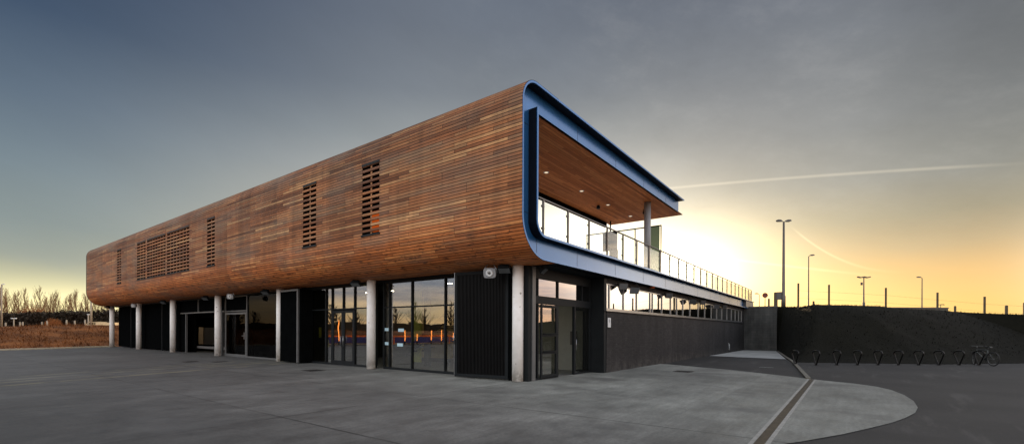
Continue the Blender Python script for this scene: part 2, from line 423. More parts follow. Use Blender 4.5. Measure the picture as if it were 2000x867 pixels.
def drain_mat():
    m, N = newmat('rusty_grating'); co = objco(N); x, y, z = N.sep(co)
    n = N.noise(co, 6, 6)
    bars = N.m('PINGPONG', N.m('MULTIPLY', x, 18), .5)
    c = N.ramp(n, [(.3, (.030,.024,.016)), (.7, (.085,.066,.044))])
    c = N.mix(1, c, N.ramp(bars, [(.12, .35), (.3, 1)]), 'MULTIPLY')
    principled(N, c, .5, .25, bars, .6, .02); return m
M['drain'] = drain_mat()
M['edging'] = paint('worn_edging', (.23,.23,.215), .8, 0, .25, 6)
def emit(name, col, st):
    m, N = newmat(name); e = N.n('ShaderNodeEmission'); o = N.n('ShaderNodeOutputMaterial')
    e.inputs[0].default_value = col; e.inputs[1].default_value = st; N.t.links.new(e.outputs[0], o.inputs[0]); return m
M['lamp'] = emit('lit_downlight', (1,.80,.55,1), 1.0)
M['lamp2'] = emit('lit_lobby_lamp', (1,.88,.66,1), 45)
M['amber'] = emit('amber_streak_glow', (1,.30,.06,1), 4.5)  # glow added for amber streaks mirrored in the lobby glass
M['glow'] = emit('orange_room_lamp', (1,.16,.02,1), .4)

# ------------------------------------------------------------------ world
SUN_AZ, SUN_EL = 17.0, 5.0
FWD = 36.42
w = bpy.data.worlds.new('World'); sc.world = w; w.use_nodes = True
N = NT(w.node_tree)
d = N.n('ShaderNodeTexCoord').outputs['Generated']
dx, dy, dz = N.sep(d)
ca, sa = math.cos(R(FWD)), math.sin(R(FWD))
fF = N.vm('DOT_PRODUCT', d, (ca, sa, 0)); fR = N.vm('DOT_PRODUCT', d, (sa, -ca, 0))
phi = N.m('MULTIPLY', N.m('ARCTAN2', fR, fF), 57.29578)       # compass bearing in degrees
el = N.m('MULTIPLY', N.m('ARCSINE', dz), 57.29578)              # elevation in degrees
cl = N.noise(N.comb(N.m('MULTIPLY', phi, .05), N.m('MULTIPLY', el, .10)), 1, 6, .6)
cl2 = N.noise(N.comb(N.m('MULTIPLY', N.m('ADD', phi, N.m('MULTIPLY', el, 1.2)), .08), N.m('MULTIPLY', el, .13)), 1, 6, .6)
elw = N.m('ADD', el, N.m('MULTIPLY', N.m('SUBTRACT', cl, .5), 3.2))
e90 = N.m('DIVIDE', elw, 90, clamp=True)
def skyramp(st): return N.ramp(e90, [(e/90, c) for e, c in st])
rl = skyramp([(0, lin(255,238,150)), (1.8, lin(240,228,165)), (4.2, lin(203,199,162)), (6.2, lin(163,169,158)), (9, lin(143,155,155)), (14, lin(123,138,147)), (20, lin(97,113,130)), (26, lin(66,84,108)), (35, lin(45,64,93)), (80, lin(40,55,90))])
rm = skyramp([(0, lin(255,246,200)), (10, lin(234,224,198)), (18, lin(186,187,182)), (22, lin(156,161,162)), (27, lin(127,134,142)), (33, lin(111,119,131)), (50, lin(84,96,117)), (80, lin(50,65,95))])
rr = skyramp([(0, lin(255,214,116)), (3, lin(255,206,124)), (5.5, lin(240,196,132)), (8, lin(208,183,142)), (11, lin(177,168,144)), (15, lin(158,158,151)), (20, lin(143,146,147)), (28, lin(126,131,138)), (36, lin(102,109,122)), (80, lin(45,58,85))])
rbl = skyramp([(0, (1.2,.75,.34)), (2.4, (1.45,1.08,.62)), (4.2, (1.12,.94,.80)), (6.5, (.80,.84,.92)), (11, (1.15,1.2,1.28)), (20, (2.0,2.0,2.03)), (42, (1.75,1.76,1.82)), (80, (.85,.88,.95))])
rbr = skyramp([(0, (1.9,1.1,.62)), (3.5, (2.0,1.3,.95)), (8, (1.9,1.5,1.28)), (13, (1.9,1.7,1.5)), (18, (1.4,1.38,1.42)), (26, (1.3,1.36,1.5)), (42, (1.3,1.35,1.48)), (80, (.85,.88,.95))])
rb = N.mix(N.smooth(phi, -30, 30), rbl, rbr)
c = N.mix(N.smooth(phi, -50, -6), rl, rm)
c = N.mix(N.smooth(phi, -4, 32), c, rr)
ed = N.m('MULTIPLY', N.smooth(phi, 34, 50), N.smooth(el, 2, 26))
c = N.mix(1, c, N.ramp(ed, [(0, 1.0), (1, .66)]), 'MULTIPLY')
clb = N.noise(N.comb(N.m('MULTIPLY', phi, .06), N.m('MULTIPLY', el, .55)), 1, 5, .62)
rb = N.mix(1, rb, N.ramp(clb, [(.36, (.55,.63,.78)), (.64, (1.35,1.25,1.12))]), 'MULTIPLY')
c = N.mix(N.smooth(N.m('ABSOLUTE', phi), 49, 62), c, rb)
c = N.mix(1, c, N.ramp(N.m('ADD', N.m('MULTIPLY', cl, .55), N.m('MULTIPLY', cl2, .45)), [(.3, .93), (.7, 1.08)]), 'MULTIPLY')
def gauss(p0, sp, e0, se):
    a = N.m('POWER', N.m('DIVIDE', N.m('SUBTRACT', phi, p0), sp), 2); b = N.m('POWER', N.m('DIVIDE', N.m('SUBTRACT', el, e0), se), 2)
    return N.m('EXPONENT', N.m('MULTIPLY', N.m('ADD', a, b), -1))
def add(c, f, col, k):
    x = N.n('ShaderNodeVectorMath', operation='SCALE'); x.inputs[0].default_value = [v*k for v in col[:3]]; N.set(x.inputs['Scale'], f)
    return N.vm('ADD', c, x.outputs[0])
c = add(c, gauss(21, 11, 5.5, 6), (1,.76,.34), .95)
c = add(c, gauss(21, 6.2, 6.5, 4.8), (1,.88,.60), 1.25)
c = add(c, gauss(19.4, 2.2, 6, 2.2), (1,.95,.8), 5)
c = add(c, gauss(16, 17, 12, 9), (1,.9,.70), .30)
c = add(c, gauss(-44, 14, .6, 2.7), (1,.86,.44), 1.1)
c = add(c, gauss(34, 13, 1.5, 6), (1,.74,.30), .30)
c = add(c, gauss(58.5, 6, 5, 5), (1,.92,.72), 2.6)
c = add(c, gauss(7.5, 9, 10, 5), (1,.93,.78), 1.3)
# thin broken cloud
wp = N.noise(N.comb(N.m('MULTIPLY', N.m('SUBTRACT', phi, N.m('MULTIPLY', el, .9)), .07), N.m('MULTIPLY', N.m('ADD', el, N.m('MULTIPLY', phi, .35)), .15)), 1, 9, .68)
wm = N.m('MULTIPLY', N.smooth(phi, -25, 22), N.smooth(el, 5, 14))
c = add(c, N.m('MULTIPLY', N.smooth(wp, .45, .72), wm), (1,.94,.86), .045)
wm2 = N.m('MULTIPLY', N.smooth(wp, .30, .48), 1)
c = N.mix(1, c, N.ramp(N.m('MULTIPLY', N.m('SUBTRACT', 1, wm2), wm), [(0, 1.0), (1, .94)]), 'MULTIPLY')
# vapour trails
def trail(curve, wd, p0, p1, k):
    dd = N.m('ABSOLUTE', N.m('SUBTRACT', el, curve))
    wob = N.m('ADD', .6, N.m('MULTIPLY', cl2, .8))
    a = N.m('SUBTRACT', 1, N.smooth(dd, 0, wd)); a = N.m('MULTIPLY', a, wob)
    return N.m('MULTIPLY', N.m('MULTIPLY', a, N.m('MULTIPLY', N.smooth(phi, p0, p0+1.5), N.m('SUBTRACT', 1, N.smooth(phi, p1-9, p1)))), k)
q = N.m('POWER', N.m('SUBTRACT', phi, 19.6), 2)
t1 = trail(N.m('SUBTRACT', 16.45, N.m('MULTIPLY', q, .0032)), .23, 15, 50, 1)
c = add(c, t1, (1,.84,.58), .17)
q2 = N.m('POWER', N.m('SUBTRACT', phi, 40.8), 2)
t2 = trail(N.m('ADD', 5.75, N.m('MULTIPLY', q2, .059)), .22, 31, 41.5, 1)
c = add(c, t2, (1,.86,.5), .20)
t3 = trail(N.m('SUBTRACT', 7.9, N.m('MULTIPLY', N.m('SUBTRACT', phi, 26.6), .2)), .22, 25, 40, 1)
c = add(c, t3, (1,.9,.5), .20)
sky = N.n('ShaderNodeTexSky', sky_type='NISHITA'); sky.sun_disc = False
sky.sun_elevation = R(SUN_EL); sky.sun_rotation = R(90-SUN_AZ); sky.altitude = 50
sky.air_density = 1.2; sky.dust_density = 2.0
# dusk cloud colours over the clear-sky model (both at background strength 0.1)
x10 = N.n('ShaderNodeVectorMath', operation='SCALE'); N.set(x10.inputs[0], c); x10.inputs['Scale'].default_value = 10
cm = N.mix(.06, x10.outputs[0], sky.outputs[0])
bg = N.n('ShaderNodeBackground'); bg.inputs['Strength'].default_value = .1
N.set(bg.inputs['Color'], cm)
o = N.n('ShaderNodeOutputWorld'); N.t.links.new(bg.outputs[0], o.inputs[0])

sl = bpy.data.lights.new('sun', 'SUN'); sl.energy = 2.6; sl.angle = R(.5); sl.color = (1,.72,.42)
so = bpy.data.objects.new('sun', sl); COL.objects.link(so)
sd = Vector((math.cos(R(SUN_AZ))*math.cos(R(SUN_EL)), math.sin(R(SUN_AZ))*math.cos(R(SUN_EL)), math.sin(R(SUN_EL))))
so.rotation_euler = sd.to_track_quat('Z', 'Y').to_euler(); so.location = (60, 20, 30)

# ------------------------------------------------------------------ camera
cam = bpy.data.cameras.new('camera'); co_ = bpy.data.objects.new('camera', cam); COL.objects.link(co_)
cam.sensor_width = 36; cam.lens = 36*896/2000; cam.shift_y = (646-433.5)/2000; cam.clip_end = 5000; cam.clip_start = .05
co_.location = (0,0,1.6)
roll = Matrix.Rotation(math.atan(.0043), 4, 'Z')
base = Matrix.Rotation(R(FWD-90), 4, 'Z') @ Matrix.Rotation(R(90), 4, 'X')
co_.rotation_euler = (base @ roll).to_euler()
sc.camera = co_
sc.view_settings.view_transform = 'Standard'; sc.view_settings.look = 'None'
sc.view_settings.exposure = 0; sc.view_settings.gamma = 1; sc.view_settings.use_curve_mapping = False
sc.cycles.max_bounces = 8; sc.cycles.transparent_max_bounces = 24; sc.cycles.use_denoising = True

# ------------------------------------------------------------------ ground
def sheet(poly, z): return MB().face([(x, y, z) for x, y in poly])
struct('ground', sheet([(-1500,-1500),(2500,-1500),(2500,2500),(-1500,2500)], -.05), M['earth'])
struct('car_park', sheet([(-120,-120),(60,-120),(60,-10),(46,8.3),(12.9,8.3),(-60,40),(-120,40)], -.012), M['asphalt'])
plaza_poly = [(22.94,8.3),(22.7,7.2),(20.93,3.78),(19.6,2.1),(18.93,1.3),(18.45,.7),(17.98,-.1),(17.4,-.62),(16.6,-.93),(15.5,-1.12),(14.3,-1.2),(13.1,-1.17),(12.2,-1.05),
              (11.4,-.85),(10.6,-.6),(9.8,-.28),(8.9,.1),(7.9,.6),(5,2.3),(2,4.4),(-3,8.4),(-15,15),(-45,22),(-45,26),(4.8,50.5),(11.96,54.0),(14,55),(14,8.3)]
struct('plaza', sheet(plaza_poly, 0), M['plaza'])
struct('service_slab', sheet([(32.67,7.75),(31.75,3.1),(45.2,5.15),(45.2,7.75)], -.004), M['slab'])
# edging kerb along the road under the bank
kb = MB(); kp = [(45.1,5.02),(36.5,3.72),(28.1,2.38),(23,1.72),(18.72,1.16)]
for (x0,y0),(x1,y1) in zip(kp, kp[1:]):
    n = Vector((-(y1-y0), x1-x0, 0)).normalized()*.07
    kb.hexa([(x0-n.x,y0-n.y,-.2),(x1-n.x,y1-n.y,-.2),(x1+n.x,y1+n.y,-.2),(x0+n.x,y0+n.y,-.2),(x0-n.x,y0-n.y,.05),(x1-n.x,y1-n.y,.05),(x1+n.x,y1+n.y,.05),(x0+n.x,y0+n.y,.05)])
struct('kerb', kb, M['kerb'])
# drain line across the paving
dr = MB(); dr.box(5.6, .985, -.08, 18.62, 1.115, .006); struct('drain_channel', dr, M['drain'])
de = MB(); de.box(5.6, 1.117, -.08, 18.7, 1.18, .004); de.box(5.6, .92, -.08, 18.6, .983, .004); struct('drain_edging', de, M['edging'])
mk = sheet([(23.70,3.37),(23.77,2.80),(23.87,2.81),(23.80,3.38)], -.006); struct('road_marking', mk, M['slab'])
# kerb at the foot of the left bank, sunlight put into its pale colour
lk = MB(); lk.hexa([(-45,25.9,-.1),(12.3,54.05,-.1),(12.2,54.4,-.1),(-45.1,26.25,-.1),(-45,25.9,.1),(12.3,54.05,.1),(12.2,54.4,.1),(-45.1,26.25,.1)])
struct('left_kerb', lk, M['sunkerb'])

def heightfield(name, xs, ys, fn, mat):
    mb = MB(); nx, ny = len(xs), len(ys)
    for x in xs:
        for y in ys: mb.v.append((x, y, fn(x, y)))
    for i in range(nx-1):
        for j in range(ny-1):
            q = (i*ny+j, (i+1)*ny+j, (i+1)*ny+j+1, i*ny+j+1)
            if all(mb.v[k][2] < -.15 for k in q): continue
            mb.f.append(q); mb.uv.append(None); mb.sm.append(True)
    return struct(name, mb, mat)
def frange(a, b, s):
    r = []; x = a
    while x < b-1e-6: r.append(x); x += s
    r.append(b); return r
def ss(x): x = max(0, min(1, x)); return x*x*(3-2*x)
def interp(t, pts):
    if t <= pts[0][0]: return pts[0][1]
    for (a, va), (b, vb) in zip(pts, pts[1:]):
        if t <= b: return va+(vb-va)*(t-a)/(b-a)
    return pts[-1][1]
def hside(x, y, p, q):
    """signed distance left of p->q and position along it"""
    dx, dy = q[0]-p[0], q[1]-p[1]; L = math.hypot(dx, dy)
    return ((x-p[0])*-dy+(y-p[1])*dx)/L*1.0, ((x-p[0])*dx+(y-p[1])*dy)/L/L
def n3(x, y, s, k=0): return mnoise.noise((x*s, y*s, k))
FRONT = [(28.5,2.55),(30.3,-.84),(32.0,-4.0),(35.8,-7.4),(46,-14.5),(75,-30)]
def bank_top(y): return interp(y, [(-40,1.6),(-16,2.45),(-9.4,2.86),(-7.2,3.0),(-5.3,3.2),(-2.3,3.26),(-1.7,3.38),(1.2,3.42),(3,3.49),(5,3.82),(9,3.82)])
def right_bank(x, y):
    T = bank_top(y)
    h = 9.
    for p, q in zip(FRONT, FRONT[1:]):
        dd, _ = hside(x, y, p, q)
        h = min(h, T*ss(dd/7.2+.02) if dd > 0 else dd)
    dd, t = hside(x, y, (45.2,5.1), (28.5,2.55))     # flank beside the road, steep near the wall
    dd = dd-.05; t = max(0, min(1, t)); wd = .4+2.6*t
    h = min(h, T*ss(dd/wd) if dd > 0 else dd*2)
    if x > 45.3: h = max(h, T)
    if h > .25: k_ = min(1, (T-h)/.6); h += (.10*n3(x, y, .5)+.05*n3(x, y, 1.7, 3))*max(.12, k_)
    return max(h, -.3)
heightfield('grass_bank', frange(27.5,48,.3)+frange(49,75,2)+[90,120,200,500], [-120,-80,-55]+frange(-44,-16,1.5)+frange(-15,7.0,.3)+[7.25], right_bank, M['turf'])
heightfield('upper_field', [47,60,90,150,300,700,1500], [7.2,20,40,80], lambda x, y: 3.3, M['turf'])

def left_top(x): return interp(x, [(-60,1.35),(0,1.5),(4,1.56),(12,1.98),(30,2.1),(80,2.2)])
def left_bank(x, y):
    dd, _ = hside(x, y, (-45,26.3), (12.2,54.45))
    h = left_top(x)*ss(dd/11.) if dd > 0 else dd
    if h > .1: h += .12*n3(x, y, .35)+.07*n3(x, y, 1.1, 5)
    return max(h, -.3)
heightfield('left_grass_bank', frange(-75,-20,2.5)+frange(-19,40,.6)+frange(44,100,8)+[160,400], frange(14,40,1)+frange(40.6,82,.6)+frange(84,130,5)+[180,300,800], left_bank, M['sun_drygrass'])

# tussocks on the left bank: nobody could count the blades
tb = MB(); rg = random.Random(3)
for _ in range(15000):
    x = rg.uniform(-14, 17); y = rg.uniform(43, 68)
    dd, _t = hside(x, y, (-45,26.3), (12.2,54.45))
    if dd < .3 or dd > 13: continue
    z = left_bank(x, y)-.03
    cl_ = mnoise.noise((x*.5, y*.5, 9))
    if cl_ < -.25 and rg.random() < .8: continue
    h = rg.uniform(.10,.34)*(1.1+cl_); a = rg.uniform(0, 6.28); l = rg.uniform(.3,1)*h
    wv = Vector((math.cos(a+1.57), math.sin(a+1.57), 0))*rg.uniform(.02,.05)
    p = Vector((x,y,z)); t = p+Vector((math.cos(a)*l, math.sin(a)*l, h))
    tb.face([p-wv, p+wv, t])
tag(tb.build('dry_grass', M['sun_drygrass']), 'tufts of dry brown winter grass on the left bank', 'grass', kind='stuff')
tb = MB(); rg = random.Random(4)
for _ in range(9000):
    y = rg.uniform(-13, 4.6); x = rg.uniform(29, 50)
    z = right_bank(x, y)
    if z < .3: continue
    h = rg.uniform(.04,.13); a = rg.uniform(0, 6.28)
    wv = Vector((math.cos(a+1.57), math.sin(a+1.57), 0))*rg.uniform(.015,.03)
    p = Vector((x,y,z-.02)); tb.face([p-wv, p+wv, p+Vector((math.cos(a)*h*.6, math.sin(a)*h*.6, h))])
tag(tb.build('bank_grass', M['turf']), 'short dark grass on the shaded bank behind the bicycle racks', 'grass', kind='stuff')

# ------------------------------------------------------------------ the building
B = thing('pavilion_building', 'long two storey pavilion with curved timber cladding, blue framed terrace and glazed ground floor', 'building', (12.3, 8.25, 0))
XW, YF, YB, YE, ZT, ZS = 10.34, 7.30, 7.62, 54.6, 8.78, 3.68     # cladding face, fin front, fascia, far end, top, underside
RT, RB = .75, 1.2
def add_part(mb, name, mat, parent=None, label=None, bevel=0):
    o = mb.build(name, M[mat], parent or B, bevel=bevel)
    if label: o['label'] = label
    return o

# cladding shell, UV = (metres along, metres round)
WINS = [(13.53,14.53),(17.62,18.62),(27.5,28.5),(31.05,34.65),(34.95,38.45),(38.75,40.55),(44.35,45.35)]
WZ0, WZ1 = 5.08, 7.68
S0 = .615+math.pi/2*RB
def prof():
    P = [(XW+RB+.615, ZS, 0), (XW+RB, ZS, .615)]
    for k in range(1, 17):
        a = math.pi/2*k/16; P.append((XW+RB-RB*math.sin(a), ZS+RB-RB*math.cos(a), .615+RB*a))
    return P
low = prof(); zlo = ZS+RB; zhi = ZT-RT
sh = MB(); y0, y1 = YF+.004, YE
YS = [y0]+[v for wv in WINS for v in wv]+[y1]
for (xa,za,sa_),(xb,zb,sb_) in zip(low, low[1:]):
    sh.face([(xa,y0,za),(xa,y1,za),(xb,y1,zb),(xb,y0,zb)][::-1], [(y0,sb_),(y1,sb_),(y1,sa_),(y0,sa_)], True)
ZZ = [zlo, WZ0, WZ1, zhi]
for i in range(len(YS)-1):
    for j in range(3):
        if i % 2 == 1 and j == 1: continue
        a, b, za, zb = YS[i], YS[i+1], ZZ[j], ZZ[j+1]; sa_, sb_ = S0+za-zlo, S0+zb-zlo
        sh.face([(XW,b,za),(XW,a,za),(XW,a,zb),(XW,b,zb)], [(b,sa_),(a,sa_),(a,sb_),(b,sb_)])
sh_hi = S0+zhi-zlo; pp = []
for k in range(0, 15):
    a = math.pi/2*k/14; pp.append((XW+RT-RT*math.cos(a), zhi+RT*math.sin(a), sh_hi+RT*a))
pp.append((XW+RT+1.2, ZT+.001, sh_hi+RT*math.pi/2+1.2))
for (xa,za,sa_),(xb,zb,sb_) in zip(pp, pp[1:]):
    sh.face([(xa,y1,za),(xa,y0,za),(xb,y0,zb),(xb,y1,zb)], [(y1,sa_),(y0,sa_),(y0,sb_),(y1,sb_)], True)
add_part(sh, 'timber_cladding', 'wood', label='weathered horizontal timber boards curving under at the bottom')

# slatted windows
for wi, (a, b) in enumerate(WINS):
    fm = MB(); n = max(2, round((b-a)/.52)); 
    for k in range(13):
        z = WZ0+.1+.2*k
        s_ = S0+z-zlo
        x = XW+.004
        pts = lambda xx: [(xx,b,z),(xx,a,z),(xx,a,z+.1),(xx,b,z+.1)]
        fm.face(pts(x), [(b,s_),(a,s_),(a,s_+.1),(b,s_+.1)])
        for (za, top) in ((z, False), (z+.1, True)):
            q = [(x,a,za),(x,b,za),(x+.05,b,za),(x+.05,a,za)]; fm.face(q if not top else q[::-1], [(a,s_+.05),(b,s_+.05),(b,s_+.05),(a,s_+.05)])
    for k in range(1, n):
        y = a+(b-a)*k/n; s_ = S0+WZ0-zlo
        yw = .045
        fm.face([(XW+.03,y+yw,WZ0),(XW+.03,y-yw,WZ0),(XW+.03,y-yw,WZ1),(XW+.03,y+yw,WZ1)], [(y+yw,s_+.03),(y-yw,s_+.03),(y-yw,s_+.04),(y+yw,s_+.04)])
    win = add_part(fm, 'slatted_window', 'slat')
    rc = MB(); D_ = .55
    rc.face([(XW+D_,b,WZ0),(XW+D_,a,WZ0),(XW+D_,a,WZ1),(XW+D_,b,WZ1)])
    rc.face([(XW,a,WZ0),(XW+D_,a,WZ0),(XW+D_,b,WZ0),(XW,b,WZ0)]); rc.face([(XW,a,WZ1),(XW,b,WZ1),(XW+D_,b,WZ1),(XW+D_,a,WZ1)])
    rc.face([(XW,a,WZ0),(XW,a,WZ1),(XW+D_,a,WZ1),(XW+D_,a,WZ0)]); rc.face([(XW,b,WZ0),(XW+D_,b,WZ0),(XW+D_,b,WZ1),(XW,b,WZ1)])
    add_part(rc, 'recess', 'black', win)
    sl_ = MB(); sl_.box(XW-.03, a-.04, WZ0-.05, XW+.2, b+.04, WZ0+.015); 
    add_part(sl_, 'sill', 'dark', win)
    add_part(MB().box(XW-.015, a-.01, WZ1-.07, XW+.2, b+.01, WZ1+.012), 'head', 'dark', win)
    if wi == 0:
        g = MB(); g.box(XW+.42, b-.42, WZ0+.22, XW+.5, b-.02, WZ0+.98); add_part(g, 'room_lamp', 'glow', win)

# blue fin, fascia and inner frame of the terrace end
def outer(off=0., xr_top=25.65, xr_bot=48.4):
    P = [(xr_top, ZT-off)]
    r = RT-off
    for k in range(0, 13):
        a = math.pi/2*k/12; P.append((XW+RT-r*math.sin(a), ZT-RT+r*math.cos(a)))
    r = RB-off
    for k in range(0, 17):
        a = math.pi/2*k/16; P.append((XW+RB-r*math.cos(a), ZS+RB-r*math.sin(a)))
    P.append((xr_bot, ZS+off)); return P
def ribbon(mb, pa, pb, ya, yb):
    """solid strip between two matching profiles, from depth ya to yb"""
    for (a0,a1),(b0,b1) in zip(zip(pa, pa[1:]), zip(pb, pb[1:])):
        A0, A1, B0, B1 = [(p[0], p[1]) for p in (a0, a1, b0, b1)]
        P = lambda q, y: (q[0], y, q[1])
        mb.face([P(A0,ya),P(A1,ya),P(B1,ya),P(B0,ya)]); mb.face([P(A0,yb),P(B0,yb),P(B1,yb),P(A1,yb)])
        mb.face([P(A0,ya),P(A0,yb),P(A1,yb),P(A1,ya)], smooth=False); mb.face([P(B0,ya),P(B1,ya),P(B1,yb),P(B0,yb)])
    for p, q in ((pa[0], pb[0]), (pa[-1], pb[-1])):
        mb.face([(p[0],ya,p[1]),(q[0],ya,q[1]),(q[0],yb,q[1]),(p[0],yb,p[1])])
    return mb
fin = MB(); ribbon(fin, outer(.012), outer(.07), YF, YF+.03); fin_o = add_part(fin, 'outer_fin', 'blue')
fin = MB(); ribbon(fin, outer(.02), outer(.062), YF+.03, YB-.002); add_part(fin, 'shade_strip', 'shade_strip', fin_o)  # dark strip painting in the shade under the fin
ZSO, ZDK, XO = 8.16, 4.44, 11.17        # terrace soffit, opening sill, opening left edge
def inner(off=0., xr_top=25.65, xr_bot=48.4):
    P = [(xr_top, ZSO+off)]; r = .14+off
    for k in range(0, 13):
        a = math.pi/2*k/12; P.append((XO+.14-r*math.sin(a), ZSO-.14+r*math.cos(a)))
    r = .42+off
    for k in range(0, 17):
        a = math.pi/2*k/16; P.append((XO+.42-r*math.cos(a), ZDK+.42-r*math.sin(a)))
    P.append((xr_bot, ZDK-off)); return P
fas = MB(); pa, pb = outer(.03), inner(0)
ribbon(fas, pa, pb, YB, YB+.10); fas_o = add_part(fas, 'fascia', 'blue', label='flat blue metal fascia round the terrace opening')
ring = MB(); ia, ib = inner(.07)[1:], inner(0)[1:]
ribbon(ring, ia[9:], ib[9:], YF+.01, YF+.035); ring_o = add_part(ring, 'opening_frame', 'blue')
ring = MB(); ribbon(ring, inner(.064)[10:], inner(.006)[10:], YF+.035, YB-.003); add_part(ring, 'shade_strip', 'shade_strip', ring_o)  # likewise the painted shade round the opening frame
# panel joints
JN = []
for x in (14.1,17.3,20.4,23.5): JN.append((x, YB-.003, ZSO+.01, x+.014, YB+.01, ZT-.07))
for x in (11.55,14.1,17.3,20.4,23.5,26.6,29.7,32.8,35.9,39,42.1,45.2): JN.append((x, YB-.003, ZS+.07, x+.014, YB+.01, ZDK-.08))
JN += [(XW+.07, YB-.003, 7.62, XO-.08, YB+.01, 7.634), (XW+.07, YB-.003, 5.05, XO-.08, YB+.01, 5.064)]
for q_ in JN: add_part(MB().box(*q_), 'panel_joint', 'dark', fas_o)
ft = MB(); ribbon(ft, outer(-.01, 12, 12), outer(.05, 12, 12), YE, YE+.12); add_part(ft, 'end_trim', 'dark')
# roof, terrace soffit, deck, solid back of the block
rf = MB(); rf.box(XW+RT+.3, YB+.11, ZSO+.03, 25.6, 11.98, ZT-.012); add_part(rf, 'roof', 'dark')
rf = MB(); rf.box(XW+RT+.3, 17.6, ZSO+.03, 25.6, YE-.01, ZT-.012); add_part(rf, 'roof', 'dark')
st_ = MB(); st_.box(XO-.05, YB+.002, ZSO, 26.45, 11.99, ZSO+.026); add_part(st_, 'terrace_soffit', 'soffit', label='warm oiled board soffit over the terrace')
el_ = MB(); el_.box(25.61, YB+.002, ZSO+.03, 25.66, 11.98, ZT-.07); add_part(el_, 'roof_edge', 'blue')
dk = MB(); dk.box(XO-.3, YB+.11, ZDK-.25, 48.3, 20, ZDK-.09); add_part(dk, 'terrace_deck', 'deck')
uw = MB(); uw.box(25.3, 17.6, 3.7, 25.6, YE-.02, ZSO+.02); uw.box(XW+RB, YE-.3, ZS+.02, 25.3, YE-.012, ZSO+.02); uw.box(XW+.9, YB+.11, ZDK-.05, XO+.02, YE-.35, ZSO)
uw.box(12.3, YB+.11, ZS+.01, 25.6, YE-.4, ZS+.3)
add_part(uw, 'upper_wall', 'darkroom')
# the terrace is open to the sky behind its roof
rw = MB(); rw.box(11.3, 11.85, 7.86, 25.66, 11.98, ZSO-.002); add_part(rw, 'roof_edge_beam', 'black')
rw = MB(); rw.box(11.3, 17.4, ZDK-.08, 25.28, 17.6, ZSO-.002); add_part(rw, 'terrace_back_wall', 'wall_in')
# terrace column, screens and lights
tc_ = MB().tube((22.85,8.33,ZDK-.1), (22.85,8.33,ZSO), .17, n=24); add_part(tc_, 'terrace_column', 'lampgrey')
scn = MB(); scn.box(25.18, 8.4, 7.41, 25.24, 13.0, 7.47)
for y in (8.42, 9.9, 11.45, 12.95): scn.box(25.19, y-.025, ZDK-.1, 25.23, y+.025, 7.41)
scr = add_part(scn, 'wind_screen', 'dark')
add_part(MB().box(25.2, 8.5, ZDK, 25.22, 9.0, 7.44), 'screen_glass', 'green', scr)
add_part(MB().box(25.2, 9.93, ZDK, 25.22, 11.42, 7.40), 'screen_glass', 'clear', scr)
add_part(MB().box(25.19, 11.0, 6.35, 25.25, 11.9, 7.42), 'screen_panel', 'black', scr)
add_part(MB().box(25.19, 10.95, ZDK, 25.25, 11.45, 6.35), 'screen_panel', 'cabinet', scr)
add_part(MB().tube((25.5,11.55,ZDK), (25.5,11.55,ZSO), .045), 'terrace_post', 'dark')
for (x, y) in ((16.1,10.15),(19.2,10.15),(22.1,10.15),(25.0,10.1)):
    dl = add_part(MB().lathe((x,y,ZSO-.012), [(.12,0),(.12,.014)], 16), 'downlight', 'steel')
    add_part(MB().lathe((x,y,ZSO-.016), [(.075,0),(.08,.003)], 12), 'lamp', 'lamp', dl)
sp = MB(); sp.lathe((24.0,9.0,7.93), [(.05,0),(.07,.12),(.05,.2)], 12, (.3,-.6,.4)); sp.tube((24.05,9.0,8.0),(24.05,9.0,ZSO), .02); add_part(sp, 'spot_lamp', 'dark')
sp = MB(); sp.lathe((21.9,10.6,7.98), [(.09,0),(.10,.1),(.05,.18)], 12); add_part(sp, 'speaker', 'dark')

# balustrade
YR = YF+.16
posts = [11.67+1.505*k for k in range(25)]
bl = MB().tube((11.22,YR,5.56), (posts[-1]+.05,YR,5.47), .032, n=10)
bal = add_part(bl, 'balustrade', 'railsteel', label='stainless steel balustrade with clear glass panels')
for k, x in enumerate(posts):
    zr = 5.56-.09*(x-11.2)/37
    pm = MB(); pm.box(x-.022, YR-.03, ZDK+.005, x+.022, YR+.03, zr-.02)
    for zz in (ZDK+.25, zr-.2): pm.box(x-.06, YR-.012, zz-.03, x+.06, YR+.045, zz+.03)
    add_part(pm, 'post', 'railsteel', bal)
    if k+1 < len(posts):
        add_part(MB().box(x+.05, YR+.01, ZDK+.08, posts[k+1]-.05, YR+.022, zr-.1), 'glass_panel', 'clear', bal)

# columns
CY = [8.52+7.5*k for k in range(7)]
XC = 11.86
for y in CY:
    cm_ = MB().lathe((XC,y,0), [(.178,0),(.178,ZS+.002)], 28)
    cc = add_part(cm_, 'column', 'column')
    add_part(MB().lathe((XC,y,0), [(.188,0),(.188,.012)], 28), 'base_ring', 'kerb', cc)

# ---- ground floor, front (plane XG)
XG, ZH = 12.30, 3.60
def vbar(mb, y, z0, z1, w=.05, x0=XG-.06, x1=XG+.05): return mb.box(x0, y-w/2, z0, x1, y+w/2, z1)
def hbar(mb, ya, yb, z, h=.05, x0=XG-.055, x1=XG+.045): return mb.box(x0, ya, z-h/2, x1, yb, z+h/2)
hd = MB().box(XG-.1, 8.3, ZH, XG+.3, YE-.4, ZS+.008); add_part(hd, 'head_beam', 'dark')
